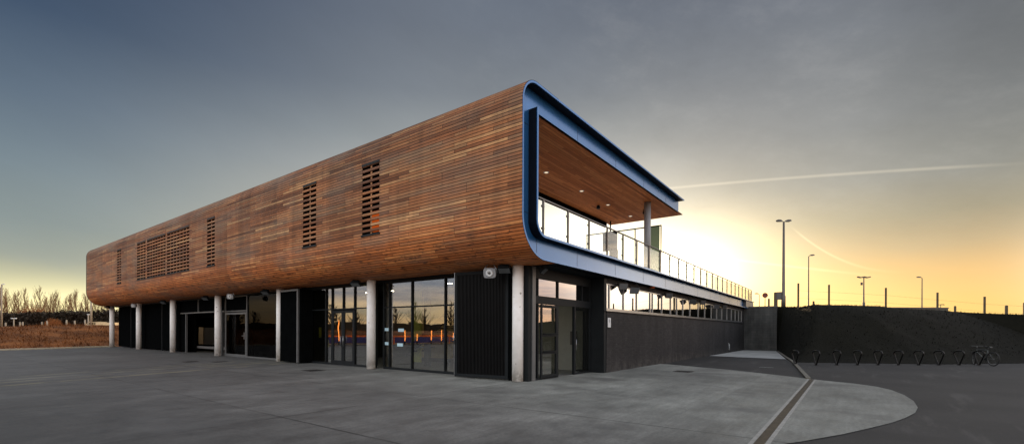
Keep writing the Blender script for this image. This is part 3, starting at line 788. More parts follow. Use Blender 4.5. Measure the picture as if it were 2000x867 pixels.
# bay 1: corner shutter leaf and glazing
leaf = MB(); XL = 11.93
for y in (8.98, 10.93): leaf.box(XL-.05, y-.05, .03, XL+.05, y+.05, ZH)
leaf.box(XL-.045, 9.03, ZH-.1, XL+.045, 10.88, ZH); leaf.box(XL-.045, 9.03, .03, XL+.045, 10.88, .14)
def fold(mb):
    mb.v = [(x-(y-8.95)*.16, y, z) for x, y, z in mb.v]; return mb
lf = add_part(fold(leaf), 'folding_shutter', 'dark', label='dark louvred shutter leaf beside the corner column')
bars = MB(); y = 9.06
while y < 10.86: bars.box(XL-.03, y, .14, XL+.02, y+.022, ZH-.1); y += .055
bars.box(XL+.025, 9.03, .14, XL+.035, 10.88, ZH-.1)
add_part(fold(bars), 'louvre_bars', 'louvre', lf)
add_part(fold(MB().box(XL-.05, 10.985, .04, XL+.06, 11.005, ZH)), 'leaf_edge', 'steel', lf)
ld = MB(); ld.tube((XL-.09,10.97,1.15), (XL-.09,10.97,1.5), .018); ld.box(XL-.12,10.94,1.3,XL-.05,11.0,1.36); add_part(fold(ld), 'handle', 'steel', lf)
add_part(MB().box(XL-.02, 8.72, .0, XG+.1, 8.93, ZH), 'jamb_panel', 'black')
def glazed_bay(ya, yb, mulls, zt, name='glazing_frame', skip=()):
    fr = MB(); hbar(fr, ya, yb, .045, .09); hbar(fr, ya, yb, zt); hbar(fr, ya, yb, ZH-.03, .06)
    ys = sorted([ya]+list(mulls)+[yb])
    for y in ys: vbar(fr, y, .09, ZH-.06)
    f = add_part(fr, name, 'dark')
    for a, b in zip(ys, ys[1:]):
        if b-a < .1: continue
        for z0, z1 in ((.09, zt-.025), (zt+.025, ZH-.06)):
            if z0 < 1 and any(a-.05 < s_ < b+.05 for s_ in skip): continue
            add_part(MB().box(XG, a+.025, z0, XG+.012, b-.025, z1), 'glass_pane', 'glass', f)
    return f
glazed_bay(11.05, 15.72, (12.15, 13.98, 15.35), 2.55)
# bay 2: glazing with the double door
ZDR = 2.50
f2 = glazed_bay(16.25, 21.86, (17.76, 18.62, 19.51, 20.0), 2.57, skip=(18.2, 19.0))
for a, b, hs in ((17.80, 18.60, 18.52), (18.64, 19.47, 18.72)):
    dm = MB(); XD = XG-.02
    dm.box(XD-.03, a, .02, XD+.03, a+.10, ZDR); dm.box(XD-.03, b-.10, .02, XD+.03, b, ZDR)
    dm.box(XD-.03, a+.10, .02, XD+.03, b-.10, .22); dm.box(XD-.03, a+.10, ZDR-.11, XD+.03, b-.10, ZDR)
    dd_ = add_part(dm, 'door', 'dark')
    add_part(MB().box(XD-.005, a+.10, .22, XD+.005, b-.10, ZDR-.11), 'door_glass', 'glass', dd_)
    hm = MB().tube((XD-.09,hs,.85), (XD-.09,hs,1.35), .017)
    for z in (.9, 1.3): hm.tube((XD-.09,hs,z), (XD-.02,hs,z), .01)
    add_part(hm, 'handle', 'steel', dd_)
# dark return and leaf beside the lobby
add_part(MB().box(11.66, 21.2, 0, XG+.05, 21.3, ZH), 'dark_pier', 'black')
p = MB(); p.box(11.58, 21.3, .03, 11.66, 21.40, ZH-.03); p.box(11.59, 21.40, ZH-.11, 11.65, 22.98, ZH-.03); add_part(p, 'leaf_frame', 'midgrey')
add_part(MB().box(11.605, 21.41, .05, 11.645, 23.0, ZH-.115), 'shutter_leaf', 'black')
# bays 3 to 6: black panels, a door, the gateway
def panel(ya, yb, z0=.06, z1=ZH-.03, x=XG): return add_part(MB().box(x, ya, z0, x+.05, yb, z1), 'black_panel', 'black')
b3 = MB(); vbar(b3, 28.12, 0, ZH, .07); vbar(b3, 31.0, 0, ZH, .06); hbar(b3, 28.15, 31.0, 2.72, .06); hbar(b3, 28.15, 31.0, ZH-.02, .05); hbar(b3, 23.6, 31.0, .04, .08); add_part(b3, 'bay_frame', 'midgrey')
add_part(MB().box(XG, 23.7, .08, XG+.012, 28.08, ZH-.03), 'dark_window', 'darkglass'); panel(23.6, 28.09, x=XG+.5); panel(28.16, 30.97, 2.76)
dm = MB(); XD = XG-.03
dm.box(XD-.03,28.2,.06,XD+.03,28.29,2.63); dm.box(XD-.03,30.85,.06,XD+.03,30.94,2.63); dm.box(XD-.03,28.29,.06,XD+.03,30.85,.15); dm.box(XD-.03,28.29,2.52,XD+.03,30.85,2.63)
dd_ = add_part(dm, 'door', 'midgrey', label='black single door with pale grey frame')
add_part(MB().box(XD-.008,28.29,.15,XD+.008,30.85,2.52), 'door_glass', 'darkglass', dd_)
add_part(MB().box(XG+.3, 28.1, 0, XG+.34, 31.0, 2.7), 'door_backing', 'black')
hm = MB().box(XD-.09,28.27,1.05,XD-.03,28.33,1.45); hm.tube((XD-.1,28.3,1.25),(XD-.1,28.55,1.25), .015); add_part(hm, 'handle', 'steel', dd_)
b4 = MB(); hbar(b4, 31.2, 38.35, 2.74, .07); vbar(b4, 35.2, 2.77, ZH, .05); vbar(b4, 37.35, 0, 2.7, .08); vbar(b4, 31.5, 0, 2.7, .08); add_part(b4, 'bay_frame', 'midgrey')
panel(31.1, 35.17, 2.78); panel(35.23, 38.4, 2.78); panel(37.4, 38.4, .06, 2.7)
panel(38.6, 42.05); panel(42.12, 46.0); panel(46.1, 49.6); panel(49.67, 53.4)
b5 = MB(); vbar(b5, 42.085, 0, ZH, .05); vbar(b5, 49.63, 0, ZH, .05); add_part(b5, 'bay_frame', 'dark')
add_part(MB().box(XG+.56, 37.6, 0, XG+.7, YE-.45, ZS-.002), 'black_panel', 'black'); add_part(MB().box(XG+.56, 22.85, 0, XG+.7, 30.88, ZS-.002), 'black_panel', 'black'); add_part(MB().box(XG+.08, 30.9, 2.8, XG+.2, 37.6, ZS-.002), 'black_panel', 'black')
# gateway alcove
al = MB(); al.box(17.5,31.0,0,17.7,47.0,3.0); al.box(XG+.06,30.9,0,17.6,31.0,3.0); al.box(13.02,46.9,0,17.5,47.0,3.0); al.box(XG+.06,31.0,2.85,17.6,47.0,3.0); add_part(al, 'alcove_wall', 'black')
add_part(MB().box(13.97, 40.0, .5, 14.27, 40.1, 1.78), 'tan_board', 'tan'); add_part(MB().box(14.3, 39.8, .45, 14.98, 40.3, 1.76), 'store_cabinet', 'cabinet')
add_part(MB().box(13.3, 31.0, 2.45, 13.42, 46.9, 2.848), 'lamp_hiding_beam', 'black')  # beam added to hide the alcove lamp from view
dl = add_part(MB().lathe((14.0,38.6,2.8), [(.13,0),(.13,.03)], 14), 'ceiling_light', 'steel'); add_part(MB().lathe((14.0,38.6,2.79), [(.1,0),(.1,.009)], 12), 'lamp', 'lamp2', dl)  # unseen lamp added to light the tan board
add_part(MB().box(12.9, 31.7, .3, 13.1, 37.2, .45), 'gate_bar', 'cabinet')
# lobby inside
lob = MB(); lob.box(XG+.1, 8.4, -.02, 24, 31, .002); add_part(lob, 'lobby_floor', 'midgrey')
lob = MB(); lob.box(20.0, 8.4, 0, 20.2, 24, ZS); lob.box(XG+.1, 22.6, 0, 20, 22.8, ZS); lob.box(XG+.1,10.0,ZS-.06,20,22.6,ZS); add_part(lob, 'lobby_wall', 'darkroom')
for (x0, x1, y0, y1, z0, z1, mt) in ((12.86,12.98,22.52,22.58,1.55,2.45,'lime'), (13.42,13.54,22.52,22.58,1.2,1.75,'lime'), (13.9,14.0,22.52,22.58,.7,1.1,'lime'), (16.0,16.1,15.4,18.1,.25,3.3,'ochre'), (14.9,15.0,16.4,16.9,.1,3.5,'lime')):
    add_part(MB().box(x0, y0, z0, x1, y1, z1), 'wall_panel', mt)
stair = MB()
for k in range(14):
    x = 14.6; y = 16.9-.28*k; z = .6+.18*k
    if y > 13.2: stair.box(x, y-.3, z, x+1.2, y, z+.05)
stair.hexa([(14.5,16.9,.35),(14.6,16.9,.35),(14.6,13.2,2.75),(14.5,13.2,2.75),(14.5,16.9,.75),(14.6,16.9,.75),(14.6,13.2,3.15),(14.5,13.2,3.15)])
stair.box(14.4,15.35,0,14.6,15.6,ZS-.1)
add_part(stair, 'staircase', 'black')
for (x, y) in ((14.0,12.0),(14.0,13.6),(16.4,11.8),(16.4,14.2),(15.0,18.6),(15.0,20.6),(17.5,17.4)):
    dl = add_part(MB().lathe((x,y,ZS-.09), [(.13,0),(.13,.03)], 14), 'ceiling_light', 'steel'); add_part(MB().lathe((x,y,ZS-.1), [(.1,0),(.1,.009)], 12), 'lamp', 'lamp2', dl)

# ---- right end: entrance
YEN = 8.25
cp = MB(); cp.box(11.98, 8.2, 0, 12.16, 8.7, ZS); add_part(cp, 'corner_post', 'dark'); cp = MB(); cp.box(12.17, 8.17, 0, 12.36, 8.3, ZS); add_part(cp, 'corner_post', 'midgrey')
en = MB()
def ev(x, z0, z1, w=.06): en.box(x-w/2, YEN-.05, z0, x+w/2, YEN+.05, z1)
def eh(xa, xb, z, h): en.box(xa, YEN-.045, z-h/2, xb, YEN+.045, z+h/2)
for x in (12.55, 13.83, 15.62, 16.28): ev(x, 2.75, 3.32, .05)
ev(12.55, 0, 2.66); ev(15.05, 0, 2.5, .1); ev(16.28, 0, 2.66, .08); ev(13.8, 0, 2.5, .1)
en.box(12.36, YEN-.06, 2.5, 16.35, YEN+.06, 2.75); en.box(12.36, YEN-.06, 3.32, 16.35, YEN+.06, ZS-.002); eh(12.36, 13.8, .03, .06); eh(15.05, 16.3, .03, .06)
ef = add_part(en, 'entrance_frame', 'dark')
for a, b in ((12.38,12.52),(12.58,13.80),(13.86,15.59),(15.65,16.25)): add_part(MB().box(a, YEN, 2.76, b, YEN+.012, 3.32), 'transom_glass', 'mirror', ef)
add_part(MB().box(15.1, YEN, .06, 16.24, YEN+.012, 2.5), 'side_glass', 'glass', ef)
add_part(MB().box(12.58, YEN, .06, 13.75, YEN+.012, 2.5), 'side_glass', 'glass', ef)
dm = MB(); dm.box(12.66,YEN-.1,.05,12.74,YEN-.05,2.48); dm.box(13.62,YEN-.1,.05,13.74,YEN-.05,2.48)
for z in (.1, .88, 1.46, 2.43): dm.box(12.74,YEN-.1,z-.04,13.62,YEN-.05,z+.04)
ed_ = add_part(dm, 'door', 'dark', label='open sliding glazed entrance door leaf')
hm = MB()
for z in (.88, 1.46): hm.tube((12.7,YEN-.15,z+.05),(13.6,YEN-.15,z+.05), .018)
add_part(hm, 'handle', 'dark', ed_)
dm = MB(); dm.box(15.12,YEN+.05,.05,15.24,YEN+.1,2.48); dm.box(16.1,YEN+.05,.05,16.2,YEN+.1,2.48); dm.box(15.24,YEN+.05,.05,16.1,YEN+.1,.15); dm.box(15.24,YEN+.05,2.38,16.1,YEN+.1,2.48)
ed_ = add_part(dm, 'door', 'dark'); add_part(MB().tube((15.2,YEN-.02,.9),(15.2,YEN-.02,1.3), .016), 'handle', 'steel', ed_)
inn = MB(); inn.box(16.62, 8.6, 0, 16.75, 12.5, ZS-.1); add_part(inn, 'hall_wall', 'wall_in')
dl = add_part(MB().lathe((14.6,10.0,ZS-.09), [(.13,0),(.13,.03)], 14), 'ceiling_light', 'steel'); add_part(MB().lathe((14.6,10.0,ZS-.1), [(.1,0),(.1,.009)], 12), 'lamp', 'lamp2', dl)  # unseen lamp added to light the hall wall
inn = MB(); inn.box(16.56, 8.95, 1.05, 16.62, 9.25, 1.6); add_part(inn, 'hall_cabinet', 'cabinet')
pr = MB(); pr.box(16.32, YB+.02, 0, 16.52, YEN+.3, ZS); add_part(pr, 'dark_pier', 'dark')
# brick wall with its strip of windows
ZW0, ZW1 = 2.50, 3.42
bw = MB(); bw.box(16.53, YB, -.1, 45.2, YB+.3, ZW0-.06); bw.box(16.53, YB+.03, ZW1+.03, 45.2, YB+.3, ZS-.001); bw.box(44.02, YB+.001, ZW0-.06, 45.2, YB+.3, ZW1+.03)
add_part(bw, 'brick_wall', 'brick', label='charcoal brick wall below the strip windows')
mull = [16.5,16.78,18.18,19.65,21.34,21.68,23.04,24.42,25.5,26.65,28.08,29.9,31.5,33.25,34.8,36.4,38.15,39.8,41.3,42.75,43.98]
wf = MB(); wf.box(16.45, YB-.02, ZW0-.06, 44.02, YB+.1, ZW0); wf.box(16.45, YB-.01, ZW1, 44.02, YB+.1, ZW1+.03)
for x in mull: wf.box(x-.03, YB-.005, ZW0, x+.03, YB+.08, ZW1)
wfr = add_part(wf, 'strip_window', 'steel')
for a, b in zip(mull, mull[1:]): add_part(MB().box(a+.03, YB+.03, ZW0, b-.03, YB+.042, ZW1), 'glass_pane', 'mirror', wfr)
sb = MB(); sb.box(16.35, YB-.07, ZW0-.11, 44.1, YB+.05, ZW0-.058); add_part(sb, 'window_sill', 'steel')
wg = MB(); wg.box(24.1, 8.6, 0, 44.9, 19, 4.1); wg.box(16.6, 12, 0, 24, 19, 4.1); add_part(wg, 'wing_core', 'darkroom')
usf = MB(); usf.box(12.2, YB-.3, ZS-.004, 48.4, YB+.4, ZS+.004) if False else usf.box(12.3, YB+.002, ZS-.006, 48.3, YB+.6, ZS-.001); add_part(usf, 'wing_soffit', 'dark')
add_part(MB().box(44.6, YB-.24, ZS+.07, 48.38, YB+1.5, ZDK-.1), 'canopy_shade_block', 'midgrey')  # dark block standing in for shade on the fascia's last metres
vp = MB(); vp.tube((38.64,YB-.05,.2),(38.64,YB-.05,.65), .05); vp.tube((38.64,YB-.05,.65),(38.64,YB+.02,.72), .05); add_part(vp, 'overflow_pipe', 'slab')

# wall lamps under the overhang
def round_flood(x, y, z, aim, k=1.0):
    """white floodlight: rounded body, deep round lens, U bracket"""
    a = Vector(aim).normalized(); side = a.cross(Vector((0,0,1))).normalized(); up = side.cross(a)
    c = Vector((x,y,z)); mb = MB()
    rings = []
    for (d_, s_) in ((-.16,.55),(-.10,.85),(.06,1.0),(.10,1.0),(.11,.93)):
        ring_ = []
        for i in range(20):
            th = 2*math.pi*i/20; cx, sx = math.cos(th), math.sin(th)
            px = math.copysign(abs(cx)**.45, cx)*.20*s_*k; pz = math.copysign(abs(sx)**.45, sx)*.16*s_*k
            ring_.append(c+a*d_*k+side*px+up*pz)
        rings.append(ring_)
    for r0, r1 in zip(rings, rings[1:]):
        for i in range(20): mb.face([r0[i], r0[(i+1)%20], r1[(i+1)%20], r1[i]], smooth=True)
    mb.face(rings[-1]); mb.face(rings[0][::-1])
    fl = add_part(mb, 'floodlight', 'lampgrey')
    add_part(MB().lathe(c+a*.108*k, [(.115*k,0),(.115*k,.03*k),(.075*k,.035*k),(.05*k,.012*k)], 20, a), 'lens', 'white', fl)
    add_part(MB().lathe(c+a*.135*k, [(.042*k,0),(.04*k,.006*k)], 12, a), 'bulb', 'cabinet', fl)
    br = MB()
    for s_ in (-1, 1): br.sweep([c+side*.205*k*s_, c+side*.21*k*s_+up*.1*k, Vector((x,y,ZS+.02))+side*.10*k*s_], .016*k, 6)
    add_part(br, 'bracket', 'steel', fl)
round_flood(11.3, 9.2, 3.43, (-.8,-.35,-.12)); round_flood(11.35, 28.0, 3.46, (-.8,-.6,-.1), .9); round_flood(11.4, 45.4, 3.46, (-.8,-.6,-.1), .9)
def black_flood(x, y, z, aim, mat='dark', k=1.0, top=None):
    a = Vector(aim).normalized(); side = a.cross(Vector((0,0,1))).normalized(); up = side.cross(a); c = Vector((x,y,z))
    mb = MB(); w_, h_, d_ = .2*k, .13*k, .10*k
    F = [c+a*d_+side*w_*i+up*h_*j for i, j in ((-1,-1),(1,-1),(1,1),(-1,1))]; K = [c-a*d_+side*w_*.6*i+up*h_*.6*j for i, j in ((-1,-1),(1,-1),(1,1),(-1,1))]
    mb.hexa(K+F)
    fl = add_part(mb, 'floodlight', mat)
    G = [c+a*(d_+.004)+side*w_*.88*i+up*h_*.85*j for i, j in ((-1,-1),(1,-1),(1,1),(-1,1))]
    add_part(MB().face(G), 'lens', 'steel', fl)
    t = Vector((x,y,top or ZS+.01)); br = MB()
    for s_ in (-1, 1): br.sweep([c+side*w_*1.05*s_, (c+t)/2+side*w_*1.0*s_, t+side*w_*.3*s_], .015*k, 6)
    add_part(br, 'bracket', 'dark', fl)
for (x, y) in ((11.45,8.75),(11.45,16.5),(11.45,24.2),(11.5,31.9),(11.5,39.2),(11.5,53.2)): black_flood(x, y, 3.56, (-.6,-.3,-1))
black_flood(12.25, 7.85, 3.55, (.2,-.7,-.8), 'dark', .9)
for x in (17.6, 23.4, 30.0, 36.2): black_flood(x, 7.45, 3.44, (-.5,-.75,-.3), 'cabinet', 1.0)
for x in (18.75, 27.6, 33.5): black_flood(x, 7.42, 3.36, (-.6,-.7,-.45), 'steel', 1.05)
ol = MB().lathe((21.25,7.5,3.63), [(.06,0),(.12,.02),(.12,.05)], 16); add_part(ol, 'amber_lamp', 'orange')

# ------------------------------------------------------------------ notices, sign, covers
NT_L = ['upper left pale blue notice stuck on the lobby glass', 'upper right pale blue notice stuck on the lobby glass',
        'lower left pale blue notice stuck on the lobby glass', 'lower right pale blue notice stuck on the lobby glass, hung slightly lower']
for (y, z), lb in zip(((15.52,1.64),(14.66,1.615),(15.50,1.055),(14.72,1.02)), NT_L):
    nb = MB().box(XG-.012, y-.17, z-.062, XG-.003, y+.17, z+.062)
    t = thing('notice', lb, 'notice', (XG, y, z), 'notices on the lobby glass')
    nb.build('sheet', M['notice'], t)
    ib_ = MB()
    for k, wdt in enumerate((.12,.09,.11)): ib_.box(XG-.0145, y-wdt, z+.03-.03*k-.004, XG-.0125, y+wdt, z+.03-.03*k+.004)
    ib_.build('print', M['white'], t)
sg = thing('wall_sign', 'small white upright sign with a dark standing figure on the brick wall', 'sign', (16.72, YB-.01, 1.77))
MB().box(16.6, YB-.022, 1.76, 16.86, YB-.002, 2.13).build('plate', M['white'], sg, bevel=.004)
fg = MB().lathe((16.74, YB-.025, 2.075), [(.016,0),(.016,.004)], 12, (0,1,0))
fg.face([(16.71,YB-.0235,2.055),(16.71,YB-.0235,1.99),(16.77,YB-.0235,1.99),(16.77,YB-.0235,2.055)][::1]); fg.face([(16.722,YB-.0235,1.99),(16.722,YB-.0235,1.935),(16.758,YB-.0235,1.935),(16.758,YB-.0235,1.99)])
fg.build('pictogram', M['ink'], sg)
for (x, y, lb) in ((8.89,26.46,'dark iron drain cover left of the pair in front of the fourth column'), (9.81,25.37,'dark iron drain cover nearest the narrow fifth column'),
                   (9.98,17.16,'dark iron drain cover in front of the glazed double door'), (18.98,5.41,'dark iron drain cover on the pale paving beside the brick wall')):
    t = thing('drain_cover', lb, 'drain cover', (x, y, 0), 'iron drain covers in the paving')
    m_ = MB(); m_.box(x-.33,y-.33,.001,x+.33,y+.33,.008); m_.build('frame', M['iron'], t)
    m_ = MB()
    for k in range(7): m_.box(x-.27,y-.27+.08*k,.008,x+.27,y-.22+.08*k,.014)
    m_.build('grating', M['iron'], t)

# ------------------------------------------------------------------ retaining wall and ledge
rwl = thing('retaining_wall', 'grey block retaining wall at the end of the service road', 'wall', (45.2, 6.2, 0))
MB().box(45.0, 5.07, -.1, 45.35, YF-.02, 3.74).build('wall', M['block'], rwl)
MB().box(45.01, YF-.02, -.1, 45.34, YB-.003, ZS-.008).build('wall_return', M['block'], rwl)
MB().box(44.97, 5.04, 3.742, 45.4, YF-.02, 3.84).build('coping', M['kerb'], rwl)
lw = thing('ledge_wall', 'low pale concrete ledge along the top of the grass bank', 'wall', (43.7, -3.6, 3.0))
a, b = Vector((42.3,-1.75,0)), Vector((45.2,-5.55,0)); dv = (b-a).normalized(); nv = Vector((-dv.y, dv.x, 0))
c_ = (a+b)/2; MB().obox((c_.x,c_.y,3.18), dv, nv, (b-a).length/2, .15, .18).build('wall', M['kerb'], lw)
MB().obox((c_.x,c_.y,3.385), dv, nv, (b-a).length/2+.02, .2, .025).build('coping', M['midgrey'], lw)

# ------------------------------------------------------------------ bicycle racks and bicycle
RK0, RKD = Vector((26.27,2.17,-.012)), Vector((.68,-.8175,0))
hdir = Vector((math.cos(R(31)), math.sin(R(31)), 0))
def rack_pts():
    P = [Vector((-.035,0,0)), Vector((-.05,0,.06))]
    P.append(Vector((-.30,0,.56)))
    for k in range(0, 11):
        a = math.pi*(.93-.86*k/10); P.append(Vector((.30*math.cos(a), 0, .585+.135*math.sin(a))))
    P += [Vector((.30,0,.56)), Vector((.05,0,.06)), Vector((.035,0,0))]
    return [hdir*p.x+Vector((0,0,p.z)) for p in P]
racks = []
ORD = ['first', 'second', 'third', 'fourth', 'fifth', 'sixth', 'seventh', 'eighth', 'ninth', 'tenth', 'eleventh', 'twelfth', 'thirteenth', 'fourteenth', 'fifteenth', 'sixteenth', 'seventeenth', 'eighteenth', 'nineteenth', 'twentieth', 'twenty-first', 'twenty-second', 'twenty-third', 'twenty-fourth', 'twenty-fifth', 'twenty-sixth', 'twenty-seventh', 'twenty-eighth', 'twenty-ninth', 'thirtieth']
for k in range(10):
    loc = RK0+RKD*k
    lb = 'black teardrop bicycle hoop, %s in the row counting from the grey block wall' % ORD[k]
    if k == 0: lb = 'black teardrop bicycle hoop nearest the kerb and the grey block wall'
    if k == 8: lb = 'black teardrop bicycle hoop, last empty one before the parked bicycle'
    if k == 9: lb = 'black teardrop bicycle hoop that the parked bicycle leans against'
    if k == 0:
        t = thing('bicycle_rack', lb, 'bicycle rack', loc, 'row of bicycle hoops below the bank')
        me = MB().sweep(rack_pts(), .031, 8).mesh('hoop', M['rack']); ob = bpy.data.objects.new('hoop', me); COL.objects.link(ob); ob.parent = t
        pl = MB().box(-.11,-.06,0,.11,.06,.012); me = pl.mesh('base_plate', M['iron']); ob = bpy.data.objects.new('base_plate', me); COL.objects.link(ob); ob.parent = t
        ob.rotation_euler.z = R(31); racks.append(t)
    else:
        t = dup(racks[0]); t.location = loc; tag(t, lb)
# bicycle: rear wheel towards the camera side, front wheel turned
bp = RK0+RKD*9+Vector((.02,-.16,0))
BK = thing('bicycle', 'silver and black bicycle leaning on the last hoop below the bank', 'bicycle', bp)
bd = Vector((math.cos(R(30)), math.sin(R(30)), 0)); bs = Vector((-bd.y, bd.x, 0))
def bpt(u, v, s_=0): return bp+bd*u+Vector((0,0,v))+bs*s_
rear, front = bpt(-.52,.345), bpt(.53,.345)
def wheel(c, axis):
    axis = axis.normalized(); a = Vector((0,0,1)); b = axis.cross(a).normalized()
    ring_ = lambda r: [c+(a*math.sin(t)+b*math.cos(t))*r for t in [2*math.pi*i/36 for i in range(36)]]
    hub = MB().tube(c-axis*.05, c+axis*.05, .022, n=10)
    wo = hub.build('wheel', M['bikesteel'], BK)
    MB().sweep(ring_(.322), .024, 8, closed=True).build('tyre', M['rubber'], wo)
    MB().sweep(ring_(.298), .011, 6, closed=True).build('rim', M['bikesteel'], wo)
    sp_ = MB()
    for i in range(18):
        t = 2*math.pi*i/18; sp_.tube(c+axis*(.03 if i % 2 else -.03), c+(a*math.sin(t)+b*math.cos(t))*.296, .0022, n=3)
    sp_.build('spokes', M['bikesteel'], wo)
wheel(rear, bs); fa_ = R(30-28); wheel(front, Vector((-math.sin(fa_), math.cos(fa_), 0)))
bb, seat, head, hb = bpt(-.09,.29), bpt(-.24,.76), bpt(.36,.80), bpt(.39,.66)
fr = MB()
for p0, p1, r in ((bb, seat, .019), (bb, hb, .021), (seat, head, .018), (hb, head, .021), (bb, rear, .013), (bpt(-.22,.70), rear, .011)): fr.tube(p0, p1, r)
fr.build('frame', M['bike'], BK)
fk = MB(); fk.sweep([hb, bpt(.42,.6), front+bs*.045], .014); fk.sweep([hb, bpt(.42,.6), front-bs*.045], .014); fk.build('fork', M['bike'], BK)
hbm = MB(); hc = bpt(.36,.95); hv = Vector((-math.sin(R(2)), math.cos(R(2)), 0)); hbm.tube(head, hc, .016); hbm.sweep([hc-hv*.31+bd*-.06, hc-hv*.18, hc, hc+hv*.18, hc+hv*.31-bd*.06], .013)
hbo = hbm.build('handlebar', M['bikesteel'], BK)
gp = MB()
for s_ in (-1,1): gp.tube(hc+hv*.31*s_-bd*.06, hc+hv*.22*s_-bd*.018, .019)
gp.build('grip', M['rubber'], hbo)
sd_ = MB(); sd_.tube(seat, bpt(-.27,.90), .014)
sdo = sd_.build('seat_post', M['bikesteel'], BK)
ss_ = MB(); P = []
for u, hw, z in ((-.42,.065,.93),(-.38,.075,.945),(-.28,.05,.935),(-.18,.022,.93),(-.13,.014,.922)): P.append([bpt(u,z,-hw), bpt(u,z,hw), bpt(u,z-.045,hw*.7), bpt(u,z-.045,-hw*.7)])
for A, C in zip(P, P[1:]):
    for i in range(4): ss_.face([A[i], A[(i+1)%4], C[(i+1)%4], C[i]], smooth=True)
ss_.face(P[0]); ss_.face(P[-1][::-1]); ss_.build('saddle', M['bikesteel'], BK)
ck = MB().lathe(bb-bs*.05, [(.09,0),(.09,.006)], 20, bs); ck.tube(bb-bs*.06, bb-bs*.06+bd*.1+Vector((0,0,-.14)), .01); ck.tube(bb+bs*.06, bb+bs*.06-bd*.1+Vector((0,0,.14)), .01)
ck.build('crank', M['bikesteel'], BK)

# ------------------------------------------------------------------ lamps, posts and signs on the right
def lamp_head(mb, c, dir_, L=1.0):
    d_ = Vector(dir_).normalized(); s_ = Vector((-d_.y, d_.x, 0)); c = Vector(c); sec = []
    for u, hw, zt, zb in ((0,.06,.05,-.04),(.3*L,.15,.11,-.05),(.75*L,.16,.09,-.08),(L,.08,.02,-.05)):
        sec.append([c+d_*u-s_*hw+Vector((0,0,zb)), c+d_*u+s_*hw+Vector((0,0,zb)), c+d_*u+s_*hw*.6+Vector((0,0,zt)), c+d_*u-s_*hw*.6+Vector((0,0,zt))])
    for A, C in zip(sec, sec[1:]):
        for i in range(4): mb.face([A[i], A[(i+1)%4], C[(i+1)%4], C[i]])
    mb.face(sec[0][::-1]); mb.face(sec[-1]); return mb
VR = Vector((sa, -ca, 0))       # roughly along the road behind the bank
def street_lamp(x, y, z0, ztop, heads, label, r=.09, L=1.0, mat='pole', box=False):
    t = thing('street_lamp', label, 'street lamp', (x, y, z0))
    zk = z0+(ztop-z0)*.14
    MB().sweep([(x,y,z0),(x,y,zk),(x,y,zk+.05),(x,y,ztop)], [r*1.35,r*1.35,r,r*.6], 12).build('pole', M[mat], t)
    for h in heads:
        h = Vector(h); am = MB().sweep([(x,y,ztop-.05), Vector((x,y,ztop+.08))+h*.06, Vector((x,y,ztop+.12))+h*.16], .035, 6); ao = am.build('arm', M[mat], t)
        lamp_head(MB(), Vector((x,y,ztop+.12))+h*.14, h+Vector((0,0,.12)), L).build('lamp_head', M['pole'], ao)
    if box:
        MB().box(x-.2, y+.12, z0+.75, x+.2, y+.5, z0+1.4).build('control_box', M['cabinet'], t)
    return t
street_lamp(46.3, 4.72, 3.7, 11.15, (-VR, VR), 'tall twin headed lamp post with a control box on the bank behind the block wall', .13, .52, box=True)
street_lamp(71.3, 4.43, 3.2, 11.5, (VR,), 'slender single headed lamp post right of the twin headed one', .09, .62)
street_lamp(100.2, -9.4, 3.0, 10.5, (-VR,), 'distant single headed lamp post farthest right behind the ledge', .10, .75)
street_lamp(84.3, 12.0, 3.0, 7.7, (-VR,), 'small distant lamp post just beyond the end of the balustrade', .07, .6)
def flood_mast(x, y, z0, ztop, label, n=3, k=1., mat='pole'):
    t = thing('floodlight_mast', label, 'floodlight', (x, y, z0))
    zk = z0+(ztop-z0)*.38
    MB().sweep([(x,y,z0),(x,y,zk),(x,y,zk+.1),(x,y,ztop)], [.22*k,.22*k,.13*k,.08*k], 10).build('pole', M[mat], t)
    MB().tube(Vector((x,y,ztop))-VR*.95*k, Vector((x,y,ztop))+VR*.95*k, .04*k).build('crossbar', M[mat], t)
    for i in range(n):
        c_ = Vector((x,y,ztop+.05))+VR*(-.9+1.8*i/(n-1))*k
        MB().obox(c_, VR+Vector((0,0,.25*(1 if i % 2 else -1))), VR.cross(Vector((0,0,1))), .28*k, .16*k, .09*k).build('lamp_head', M['pole'], t)
    MB().obox((x-.05,y+.2,ztop-1.1*k), VR, VR.cross(Vector((0,0,1))), .12*k, .12*k, .25*k).build('camera_box', M['cabinet'], t)
flood_mast(65.5, -1.2, 3.2, 7.8, 'stout mast with a crossbar of floodlights between two timber fence posts', 4, .62)
flood_mast(149.6, -17.4, 3.0, 8.3, 'tiny far floodlight mast at the right end of the ledge', 3, .72)
# timber posts with wire
fe = thing('wire_fence', 'wire fence of tall square timber posts along the top of the bank', 'fence', (43, -2, 3.3))
fp = [(39.95,3.12,5.22),(41.3,1.29,5.12),(43.8,-2.1,4.91),(46.08,-5.18,4.58),(48.15,-7.99,4.29),(50.3,-10.9,4.1)]
for (x, y, z) in fp:
    MB().box(x-.06, y-.06, z-2.1, x+.06, y+.06, z).build('post', M['post'], fe)
wr = MB()
for (x0,y0,z0),(x1,y1,z1) in zip(fp, fp[1:]):
    for k in (.55, 1.1): wr.tube((x0,y0,z0-k),(x1,y1,z1-k), .0045, n=4)
wr.build('wires', M['post'], fe)
def short_post(x, y, z, h, r, label):
    t = thing('timber_post', label, 'post', (x, y, z-h), 'short posts in the field behind the bank')
    MB().box(x-r, y-r, z-h, x+r, y+r, z-.03).build('post', M['post'], t)
    MB().lathe((x,y,z-.03), [(r*1.25,0),(r*1.25,.02),(r*.3,.06)], 4).build('cap', M['post'], t)
short_post(71.7, 3.9, 5.65, 2.4, .11, 'short dark post right of the slender lamp post')
